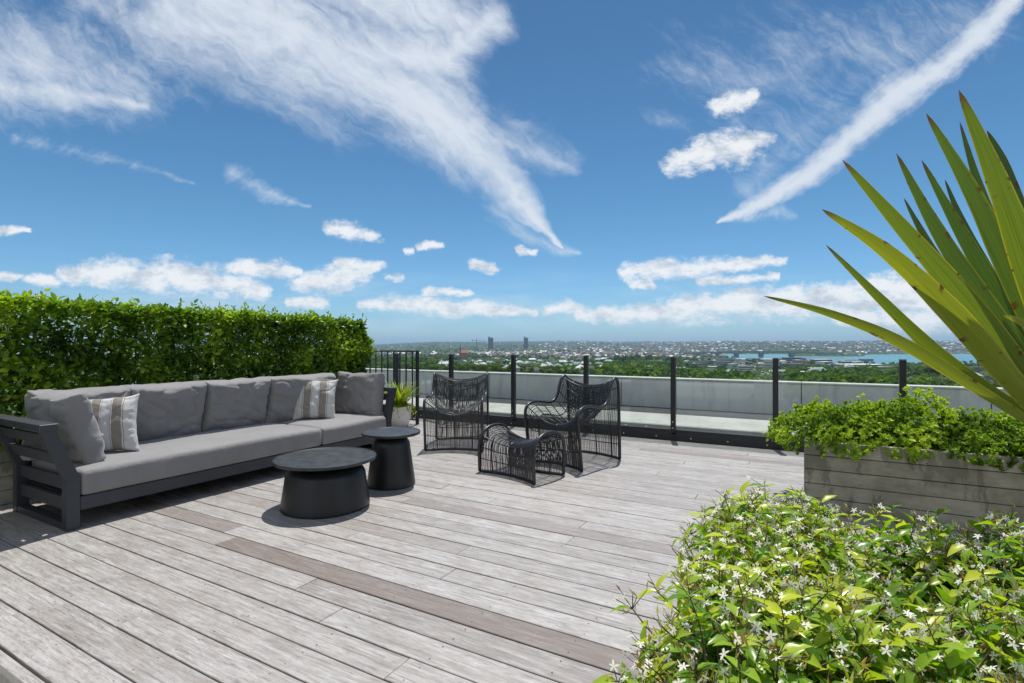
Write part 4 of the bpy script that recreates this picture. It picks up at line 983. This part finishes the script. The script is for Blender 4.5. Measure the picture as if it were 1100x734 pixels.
# --- tree kinds: lumpy crowns of leaf clumps on a tapered trunk
def tree_mesh(name, seed, h, r, mcrown, nclump=320, cs=.9, conical=False):
    rg = np.random.default_rng(seed); nl = 11
    lobes = np.stack([rg.normal(0, r * .42, nl), rg.normal(0, r * .42, nl), h * (.30 + rg.random(nl) * .50)], 1); lr = r * rg.uniform(.34, .62, nl)
    if conical: lobes[:, 2] = h * np.linspace(.15, .85, nl); lobes[:, :2] *= .12; lr = r * np.linspace(1, .22, nl)
    k = rg.integers(0, nl, nclump); u = rg.normal(size=(nclump, 3)); u /= np.linalg.norm(u, axis=1, keepdims=True); u[:, 2] = np.where(u[:, 2] < -.3, -u[:, 2], u[:, 2])
    P = lobes[k] + u * (lr[k] * rg.uniform(.72, 1.08, nclump))[:, None] * np.array([1, 1, .8])
    d = rg.normal(size=(nclump, 3)) * .6 + np.cross(u, rg.normal(size=(nclump, 3))); s = rg.uniform(.6, 1.3, nclump) * cs
    T = leaf_template((0, .5, 1), (.35, .9, .3), .2, .3)
    v, f = scatter(T, P, d, u + rg.normal(size=(nclump, 3)) * .25, s); tn = np.repeat(np.clip(.45 + .22 * rg.normal(size=nclump) + .25 * (u[:, 2] - .3) * 0 + rg.normal(0, .18, nl)[k], 0, 1), len(T[0]))
    b = MB(); b.tube([(0, 0, -.5), (.1, .05, h * .3), (0, 0, h * .62)], [.035 * h, .025 * h, .01 * h], 6)
    for q_ in range(5): l = lobes[q_]; b.tube([(0, 0, h * .3), tuple((np.array([0, 0, h * .35]) + l) / 2), tuple(l)], [.02 * h, .014 * h, .006 * h], 5)
    tv = np.array(b.v, float); tf = [t for t in b.f if len(t) == 4]; tf = np.array(tf)
    # a tapered core of larger clumps closes the middle of the crown
    V_ = np.vstack([v, tv]); F_ = np.vstack([f, tf + len(v)]); mi = np.concatenate([np.zeros(len(f)), np.ones(len(tf))])
    o = fastmesh(name, V_, F_, [mcrown, trunk_m], None, {'tone': np.concatenate([tn, np.zeros(len(tv))])}, mi); return o
tk = [('broad_tree', tree_mesh('broad_tree', 31 + i, 11, 6.2, crown_m[(0, 0, 2)[i]], 620, 1.25)) for i in range(3)]
tk += [('dark_tree', tree_mesh('dark_tree', 41 + i, 12, 5.6, crown_m[1], 600, 1.2)) for i in range(2)]
tk += [('conifer_tree', tree_mesh('conifer_tree', 52, 17, 3.6, crown_m[1], 420, 1.0, True))]
TL = ('mid green broad tree', 'rich green broad tree', 'yellow green broad tree', 'dark green round tree', 'dark green bushy tree', 'tall narrow dark conifer')
tidx = [0]; used_proto = set()
def place_tree(k, p, D, s, label=None, group=None, zs=1.0):
    nm, pr = tk[k]
    if k in used_proto: o = pr.copy(); S.collection.objects.link(o)
    else: used_proto.add(k); o = pr
    o.location = gpos(p, D, -.3); o.rotation_euler = (0, 0, random.random() * 6.28); o.scale = (s, s, s * zs)
    py_ = HY + F * (H - o.location.z) / D; sz_ = 'small ' if s < .75 else '' if s < 1 else 'big '
    return tag(o, label or sz_ + TL[k] + ' ' + where(p, py_), 'tree', group or (nm.replace('_', ' ') + 's beyond the parapet'))
# --- house kinds
def house_mesh(name, w, d, h, rh, rm, seed):
    b = MB(); rnd = random.Random(seed)
    b.box(-w / 2, w / 2, -d / 2, d / 2, -3, h); nb = len(b.f)
    e = .5; hipd = d * .28 if seed % 2 else 0
    vs = [(-w / 2 - e, -d / 2 - e, h - .1), (w / 2 + e, -d / 2 - e, h - .1), (w / 2 + e, d / 2 + e, h - .1), (-w / 2 - e, d / 2 + e, h - .1), (-w / 2 - e + hipd, 0, h + rh), (w / 2 + e - hipd, 0, h + rh)]
    b.add(vs, [(0, 1, 5, 4), (2, 3, 4, 5), (0, 4, 3), (1, 2, 5), (3, 2, 1, 0)]); mi = [0] * nb + [1] * 5
    if seed % 3 == 0:   # a lower wing
        n0 = len(b.f); b.box(w * .1, w * .42, -d * .85, -d / 2 + .02, -3, h * .8); b.add([(w * .06, -d * .9, h * .78), (w * .46, -d * .9, h * .78), (w * .46, -d * .3, h * .78), (w * .06, -d * .3, h * .78), (w * .26, -d * .9, h * .8 + rh * .6), (w * .26, -d * .3, h * .8 + rh * .6)], [(0, 4, 5, 3), (1, 2, 5, 4), (0, 1, 4), (3, 5, 2)])
        mi += [0] * 6 + [1] * 4; _ = n0
    n1_ = len(b.f)
    for sx in range(3):
        for (yy, sg) in ((-d / 2 - .03, -1), (d / 2 + .03, 1)):
            x0 = -w * .38 + sx * w * .28; b.box(x0, x0 + w * .13, min(yy, yy - .02 * sg), max(yy, yy - .02 * sg), h * .35, h * .78)
    mi += [2] * (len(b.f) - n1_)
    me_o = b.build(name, [wall_m, rm, win_m]); me_o.data.polygons.foreach_set('material_index', mi); return me_o
hk = []
for i, (cn, rm) in enumerate(roofs.items()):
    for j in range(2): hk.append((cn, house_mesh('house', (12, 15)[j], (8, 9.5)[j], (3.4, 5.6)[j], (2.4, 2.9)[j], rm, i * 2 + j)))
used_h = set()
def place_house(k, p, D, s=1.0, rz=None):
    cn, pr = hk[k]
    if k in used_h: o = pr.copy(); S.collection.objects.link(o)
    else: used_h.add(k); o = pr
    o.location = gpos(p, D); o.rotation_euler = (0, 0, rz if rz is not None else random.choice((YAW, YAW + 1.57)) + random.uniform(-.5, .5)); o.scale = (s, s, s)
    return tag(o, ('bigger' if k % 2 else 'small') + ' ' + cn + ' roofed house ' + where(p, HY + F * (H - o.location.z) / D), 'house', 'houses with ' + cn + ' roofs')
random.seed(3)
par = lambda p: lerp(p, [0, 449, 700, 1100], [388, 399.3, 405.7, 419])     # row of the parapet top
# zones: (x0, x1, y0, y1, n) in photo pixels
for z in ((452, 545, 387, 397, 26, 'hw'), (545, 660, 385, 402, 62, 'hw'), (590, 655, 377, 386, 40, 'hw'), (500, 600, 377, 381, 26, 'hl'), (655, 730, 378, 384, 18, 'hl'),
          (690, 735, 400, 405, 14, 'hg'), (720, 850, 401, 409, 22, 'hg'), (780, 870, 388, 398, 26, 'hg'), (735, 800, 386, 394, 18, 'hg'), (870, 960, 394, 402, 8, 'hw'), (990, 1090, 404, 414, 6, 'hw')):
    x0, x1, y0, y1, n_, kd = z
    for i in range(n_):
        p = random.uniform(x0, x1); py = random.uniform(y0, min(y1, par(p) + 1)); D = solve(p, py)
        if D > 3500 or D < 470: continue
        k = random.choice({'hw': (0, 1, 2, 3, 2, 3, 4, 7, 8, 9, 0, 1, 5, 10), 'hg': (2, 3, 4, 5, 2, 3, 4, 0, 10), 'hl': (0, 1, 2, 3, 0, 1, 7)}[kd])
        place_house(k, p, D, random.uniform(.8, 1.15) * (1.15 if kd == 'hl' else 1))
for i_, (c_, o_) in enumerate(hk):
    if i_ not in used_h: bpy.data.objects.remove(o_)
# trees: bands
nt_ = 0
for x0, x1, y0, y1, n_, ks, s0, s1 in (
    (400, 470, 392, 401, 24, (0, 0, 1, 2), .8, 1.2), (452, 560, 398, 402, 34, (2, 0, 2, 1), .6, .9), (400, 500, 382, 390, 26, (0, 2, 1, 0), .9, 1.3), (500, 590, 382.5, 386, 34, (0, 1, 3, 2), 1.0, 1.3),
    (560, 640, 397, 404, 14, (0, 2, 1), .5, .8), (640, 700, 396, 408, 24, (0, 0, 1, 2), .65, 1.0), (655, 700, 386, 392, 14, (3, 4, 3), 1.0, 1.4), (700, 765, 387, 391, 16, (0, 3, 4, 1), .9, 1.2),
    (700, 850, 398, 406, 44, (0, 2, 1, 0), .55, .85), (850, 900, 402, 412, 10, (0, 1, 2), .5, .8), (890, 960, 400, 414, 22, (0, 3, 1, 0), .55, .9), (970, 1100, 398, 418, 34, (3, 4, 3, 0), .7, 1.15), (1000, 1100, 391, 396, 18, (3, 4), .8, 1.1),
    (590, 660, 379, 385, 10, (3, 0), .8, 1.0), (800, 860, 392, 398, 8, (0, 3), .6, .8)):
    for i in range(n_):
        p = random.uniform(x0, x1); py = random.uniform(y0, min(y1, par(p) + 3)); D = solve(p, py)
        place_tree(random.choice(ks), p, D, random.uniform(s0, s1)); nt_ += 1
for p, py, s in ((748, 401, .78), (752, 402, .6), (672, 389, 1.1), (679, 390, 1.0)): place_tree(5, p, solve(p, py), s)
# --- the rest of the wood and suburb, past the countable ones: one merged mass each
def mass_trees(name, n, rng_s, mats):
    rg = np.random.default_rng(rng_s); Ps = []; Ss = []
    while len(Ps) < n:
        p = rg.uniform(-20, 1180); D = math.exp(rg.uniform(math.log(360 if len(Ps) % 3 == 0 else 620), math.log(1100 if len(Ps) % 3 == 0 else 9000)))
        if wat(p, D) > -70 and p > 735: continue
        if noise.noise(Vector((p * D / F / 260, D / 260, 2))) < -.18: continue
        g_ = gpos(p, D); py_ = HY + F * (H - g_.z) / D
        if (D < 1900 and 585 < p < 660 and rg.random() < .75) or (D < 1500 and 452 < p < 600 and 385 < py_ < 398 and rg.random() < .92) or (735 < p < 965 and 620 < D < 2100 and rg.random() < .85) or (D < 620 and (p < 600 or py_ < lerp(p, [640, 700, 780, 860, 960, 975], [392, 396, 399, 402, 402, 385]))): continue
        Ps.append(g_); Ss.append(rg.uniform(3.2, 6.0) * (1 + D / 9000))
    P = A(Ps); s = np.array(Ss); per = 26; u = rg.normal(size=(n * per, 3)); u /= np.linalg.norm(u, axis=1, keepdims=True); u[:, 2] = np.abs(u[:, 2])
    rs = np.repeat(s, per); pos = np.repeat(P, per, 0) + u * rs[:, None] * np.array([.9, .9, 1.0]) * rg.uniform(.6, 1.0, n * per)[:, None]; pos[:, 2] += rs * .25
    T = leaf_template((0, .5, 1), (.5, 1.0, .4), .2, .3); v, f = scatter(T, pos - 0, rg.normal(size=(n * per, 3)), u + rg.normal(size=(n * per, 3)) * .3, rs * .62)
    tn = np.clip(np.repeat(rg.uniform(.1, .9, n), per) + rg.normal(0, .12, n * per), 0, 1)
    return tag(fastmesh(name, v, f, mats, None, {'tone': np.repeat(tn, len(T[0]))}), kind='stuff')
mass_trees('distant_woods', 7500, 5, crown_m[0]); mass_trees('distant_bush', 5500, 6, crown_m[1])
def mass_houses(n, seed):
    rg = np.random.default_rng(seed); b = MB(); mi = []; mats = [wall_m] + list(roofs.values()); k = 0
    while k < n:
        p = rg.uniform(0, 1150); D = math.exp(rg.uniform(math.log(1900), math.log(9500)))
        if p > 735 and wat(p, D) > -50: continue
        if p < 585 and D > 3000 and rg.random() < .93: continue
        if noise.noise(Vector((p * D / F / 600, D / 600, 8))) < -.1: continue
        c_ = gpos(p, D, 0); s = rg.uniform(.9, 1.5) * (1 + D / 7000); w, d, h = 5.5 * s, 3.8 * s, 4.0 * s; mt = Matrix.Translation(c_) @ Matrix.Rotation(rg.uniform(0, 3), 4, 'Z')
        b.box(-w, w, -d, d, -4, h, 0, mt); b.add([mt @ Vector(q_) for q_ in ((-w - .4, -d - .4, h), (w + .4, -d - .4, h), (w + .4, d + .4, h), (-w - .4, d + .4, h), (-w, 0, h + 2.6 * s), (w, 0, h + 2.6 * s))], [(0, 1, 5, 4), (2, 3, 4, 5), (0, 4, 3), (1, 2, 5)])
        r_ = int(rg.choice([1, 2, 2, 3, 3, 3, 4, 6, 6])); mi += [0] * 6 + [r_] * 4; k += 1
    o = b.build('distant_houses', mats); o.data.polygons.foreach_set('material_index', mi); return tag(o, kind='stuff')
mass_houses(3000, 9)
# --- single landmarks
def block(name, p, py_base, wpx, hpx, depth, m_wall, label, floors=0, mroof=None, rz=YAW, cat='building', bands=True, Dd=None):
    D = Dd or solve(p, py_base); c_ = gpos(p, D); w = wpx * D / F; h = hpx * D / F; g = empty(name, c_, rz, label, cat); b = MB(); b.box(-w / 2, w / 2, 0, depth, -6, h); b.build('wall', m_wall, g)
    r_ = MB(); r_.box(-w / 2 - .3, w / 2 + .3, -.3, depth + .3, h + .02, h + .5 + .02 * h); r_.build('roof', mroof or roofs['pale grey'], g)
    if floors:
        fh = h / floors
        for k in range(floors):
            q_ = MB(); q_.box(-w * .46, w * .46, -.12, -.02, fh * (k + .35), fh * (k + .78)); q_.build('window', win_m, g)
    return g
tw_m = flat('tower_concrete', (.16, .19, .23)); wh_m = flat('white_wall', (.62, .64, .66)); gr_m = flat('grey_wall', (.27, .28, .30))
for p, w, h, lab, nfl in ((527, 5.5, 11, 'taller dark office tower standing on the skyline right of the crane', 12), (565, 4.5, 11, 'slimmer dark tower standing alone on the skyline', 11)):
    g = block('office_tower', p, 0, w, h, 26, tw_m, lab, nfl, tw_m, Dd=3600)
    g.location.z = 1.2 - 3600 * 4.2 / F
    b = MB(); ww = w * 3600 / F; b.box(-ww * .5, -ww * .12, 1, 20, h * 3600 / F + 3, h * 3600 / F + 9); b.build('rooftop_plant', tw_m, g)
# tower crane
g = empty('tower_crane', (0, 0, 0), YAW, 'tower crane on the skyline left of the office tower', 'crane'); Dc = 3300; g.location = at(512, 376, Dc); k = Dc / F
crm = flat('crane_metal', (.10, .16, .20)); b = MB()
for dx in (-1.2, 1.2):
    for dy_ in (-1.2, 1.2): b.box(dx - .8, dx + .8, dy_ - .8, dy_ + .8, -20, 11.5 * k)
for i in range(16): z0 = i * 11 * k / 16; b.tube([(-1.2, -1.2, z0), (1.2, -1.2, z0 + 11 * k / 16)], .3, 4)
b.build('mast', crm, g); b = MB(); b.box(-5 * k, 9 * k, -1.4, -.3, 10.2 * k, 10.2 * k + 1.8); b.box(-5 * k, 9 * k, .3, 1.4, 10.2 * k, 10.2 * k + 1.8); b.tube([(-4.5 * k, 0, 10.4 * k), (0, 0, 12.4 * k), (8 * k, 0, 10.4 * k)], .35, 4); b.build('jib', crm, g)
b = MB(); b.box(-5.2 * k, -4.2 * k, -1.5, 1.5, 9.6 * k, 10.9 * k); b.build('counterweight', crm, g)
# church with orange roof and dark spire
D = 1750; g = empty('church', at(497, 381, D), YAW, 'orange roofed church with a dark pointed spire in front of the far ridge', 'church'); k = D / F
b = MB(); b.box(-4 * k, 5 * k, 0, 14, -10, 2 * k); b.build('wall', flat('brick', (.30, .15, .10)), g)
b = MB(); b.add([(-4.4 * k, -.5, 2 * k), (5.4 * k, -.5, 2 * k), (5.4 * k, 15, 2 * k), (-4.4 * k, 15, 2 * k), (-3 * k, 7, 5 * k), (4 * k, 7, 5 * k)], [(0, 1, 5, 4), (2, 3, 4, 5), (0, 4, 3), (1, 2, 5)]); b.build('roof', flat('orange_tile', (.46, .17, .10)), g)
b = MB(); b.box(-3.2 * k, -1.8 * k, 1, 1 + 1.4 * k, 0, 5.4 * k); b.add([(-3.3 * k, .8, 5.4 * k), (-1.7 * k, .8, 5.4 * k), (-1.7 * k, 1 + 1.5 * k, 5.4 * k), (-3.3 * k, 1 + 1.5 * k, 5.4 * k), (-2.5 * k, 1 + .7 * k, 12 * k)], [(0, 1, 4), (1, 2, 4), (2, 3, 4), (3, 0, 4)]); b.build('spire', roofs['dark grey'], g)
# long pale roofed halls and blocks
for nm, p, py, w, h, dep, mw, lab, nfl, mr in (
    ('warehouse', 518, 381.5, 18, 2.4, 60, gr_m, 'long white roofed hall right of the orange roofed church', 0, roofs['white']),
    ('warehouse', 545, 380.5, 14, 1.6, 60, gr_m, 'white roofed hall below the taller office tower', 0, roofs['white']),
    ('warehouse', 556, 377.5, 11, 1.4, 50, gr_m, 'thin white roofed hall between the two office towers', 0, roofs['white']),
    ('warehouse', 572, 380.5, 13, 1.4, 50, gr_m, 'white roofed hall right of the slim tower', 0, roofs['white']),
    ('warehouse', 478, 382, 8, 1.6, 40, gr_m, 'small white roofed hall left of the orange roofed church', 0, roofs['white']),
    ('school_block', 602, 402.5, 34, 4.2, 14, wh_m, 'long two storey cream block just above the parapet, left of the right armchair', 2, roofs['red brown']),
    ('white_tower', 789, 402, 6, 10.5, 12, wh_m, 'narrow white office block beside a longer white block', 6, roofs['white']),
    ('office_block', 802, 400.5, 17, 6.5, 14, wh_m, 'long pale office block right of the narrow white one', 3, roofs['pale grey']),
    ('office_block', 822, 399.5, 20, 4.5, 16, gr_m, 'low dark grey commercial block behind the fifth glass post', 2, roofs['dark grey']),
    ('office_block', 852, 397, 26, 5.5, 18, gr_m, 'wide dark grey commercial block right of the fifth glass post', 3, roofs['dark grey']),
    ('office_block', 770, 392, 22, 4.0, 20, gr_m, 'grey commercial block left of the white buildings', 2, roofs['dark grey']),
    ('office_block', 750, 392, 18, 3.2, 20, gr_m, 'low grey block with a flat roof at the left end of the bridge', 2, roofs['dark grey']),
    ('office_block', 706, 391, 12, 3.2, 15, wh_m, 'pale block above the green trees left of the fourth glass post', 2, roofs['pale grey']),
    ('office_block', 868, 391.5, 13, 3.2, 20, flat('orange_wall', (.40, .22, .13)), 'orange brown building at the edge of the marina', 1, roofs['brown']),
    ('terminal_shed', 930, 396, 40, 3.6, 45, gr_m, 'long low white roofed shed at the water front', 0, roofs['white']),
    ('terminal_shed', 815, 388, 34, 1.8, 40, wh_m, 'low white shed along the shore below the bridge', 0, roofs['white']),
    ('terminal_shed', 880, 402, 50, 2.0, 20, gr_m, 'pale flat roofed shed above the trees right of the fifth glass post', 0, roofs['white']),
    ('villa', 1068, 411, 11, 4.2, 10, wh_m, 'white house among dark trees between the spiky leaves', 1, roofs['dark grey'])):
    block(nm, p, py, w, h, dep, mw, lab, nfl, mr, rz=YAW + random.uniform(-.2, .2))
for i in range(46):
    p = random.uniform(738, 965); py = random.uniform(387.5, 398); 
    if solve(p, py) > 1900: continue
    dk_ = i % 3; wd = random.uniform(7, 22); hh = random.uniform(1.8, 4.2); dd = solve(p, py)
    block('commercial_block', p, py, wd, hh, random.uniform(12, 30), (gr_m, wh_m, tw_m)[dk_], ('low grey', 'low white', 'dark')[dk_] + (' wide' if wd > 14 else ' narrow') + ' commercial block ' + where(p, py), 1 if hh < 3 else 2, random.choice((roofs['dark grey'], roofs['pale grey'], roofs['white'], roofs['dark grey'])), rz=YAW + random.uniform(-.3, .3))['group'] = 'low commercial blocks by the harbour'
# --- harbour bridge
br = empty('harbour_bridge', (0, 0, 0), YAW, 'long dark truss bridge on wide piers across the harbour', 'bridge'); Db = 2400; br.location = at(830, 370, Db); k = Db / F
steel = flat('bridge_steel', (.10, .145, .165)); X = lambda p: (p - 830) * k; Z = lambda py: (370 - py) * k
deckp = [(735, 379.5), (765, 378.4), (800, 377.6), (835, 377.6), (870, 378.4), (905, 380.0)]
b = MB()
for (p0, y0_), (p1, y1_) in zip(deckp, deckp[1:]):
    vs = [(X(p0), yy, Z(y0_) + dz) for yy in (-9, 9) for dz in (0, 2.0)] + [(X(p1), yy, Z(y1_) + dz) for yy in (-9, 9) for dz in (0, 2.0)]
    b.add(vs, [(0, 2, 3, 1), (4, 5, 7, 6), (0, 1, 5, 4), (2, 6, 7, 3), (1, 3, 7, 5), (0, 4, 6, 2)])
b.build('deck', steel, br)
b = MB(); n_ = 68
for i in range(n_):
    for yy in (-8, 8):
        p0 = 735 + 170 * i / n_; p1 = 735 + 170 * (i + 1) / n_
        ya = np.interp(p0, *zip(*deckp)); yb = np.interp(p1, *zip(*deckp)); q0 = 1.5 + 1.2 * (abs(math.sin((p0 - 791) / 30 * math.pi)) < .3); q1 = 1.5 + 1.2 * (abs(math.sin((p1 - 791) / 30 * math.pi)) < .3)
        b.tube([(X(p0), yy, Z(ya + q0)), (X(p1), yy, Z(yb + q1))], 1.0, 4); b.tube([(X(p0), yy, Z(ya)), (X(p1), yy, Z(yb + q1))], .8, 4); b.tube([(X(p0), yy, Z(ya + q0)), (X(p0), yy, Z(ya))], .8, 4)
b.build('truss', steel, br)
for p in (771, 791, 817.5, 850.5):
    b = MB(); yt = np.interp(p, *zip(*deckp)) + 1.4; w0, w1 = 2.4 * k, 1.5 * k
    b.add([(X(p) - w1, -9, SEA - H + 0), (X(p) + w1, -9, SEA - H), (X(p) + w1, 9, SEA - H), (X(p) - w1, 9, SEA - H), (X(p) - w0, -9, Z(yt)), (X(p) + w0, -9, Z(yt)), (X(p) + w0, 9, Z(yt)), (X(p) - w0, 9, Z(yt))], [(0, 1, 5, 4), (1, 2, 6, 5), (2, 3, 7, 6), (3, 0, 4, 7)])
    b.build('pier', steel, br)
# --- boats in the marina
b = MB(); b.add([(-6, -1.8, 1.2), (4, -1.8, 1.2), (7.5, 0, 1.5), (4, 1.8, 1.2), (-6, 1.8, 1.2), (-5.5, -1.3, -.4), (4, -1.2, -.4), (6, 0, -.4), (4, 1.2, -.4), (-5.5, 1.3, -.4)], [(0, 1, 6, 5), (1, 2, 7, 6), (2, 3, 8, 7), (3, 4, 9, 8), (4, 0, 5, 9), (4, 3, 2, 1, 0)])
b.box(-3, 2.5, -1.2, 1.2, 1.2, 2.8); b.tube([(0, 0, 1.2), (0, 0, 14)], .22, 5); boat = b.build('sailing_boat', flat('boat_white', (.80, .80, .79)))
for i in range(110):
    o = boat if i == 0 else boat.copy()
    if i: S.collection.objects.link(o)
    r_ = i % 5; p = 862 + (i // 5) * 2.9 + random.uniform(-.8, .8); D = solve_d = None
    py = 386.6 + r_ * 1.25 + random.uniform(-.2, .2); D = F * (H - SEA) / (py - HY); v = ray(p) * D
    o.location = (v.x, v.y, SEA); o.rotation_euler = (0, 0, YAW + random.choice((0, math.pi)) + random.uniform(-.15, .15)); s_ = random.uniform(.8, 1.3); o.scale = (s_,) * 3
    tag(o, ('small' if s_ < 1.05 else 'larger') + ' white sailing boat in the ' + ('farthest', 'second farthest', 'middle', 'second nearest', 'nearest')[r_] + ' row, ' + ('left', 'middle', 'right')[min(2, (i // 5) * 3 // 22)] + ' part of the marina', 'boat', 'boats in the marina')
# --- haze: pale even air over the whole view
m = bpy.data.materials.new('haze_air'); m.use_nodes = True; nt = m.node_tree; nt.nodes.clear(); o = nt.nodes.new('ShaderNodeOutputMaterial'); pvn = nt.nodes.new('ShaderNodeVolumePrincipled')
pvn.inputs['Color'].default_value = (.52, .74, 1.0, 1); pvn.inputs['Density'].default_value = 6.8e-5; pvn.inputs['Anisotropy'].default_value = .3
nt.links.new(pvn.outputs[0], o.inputs['Volume']); b = MB(); b.box(-16800, 16800, -16800, 16800, -72, 140); tag(b.build('haze', m), kind='stuff')
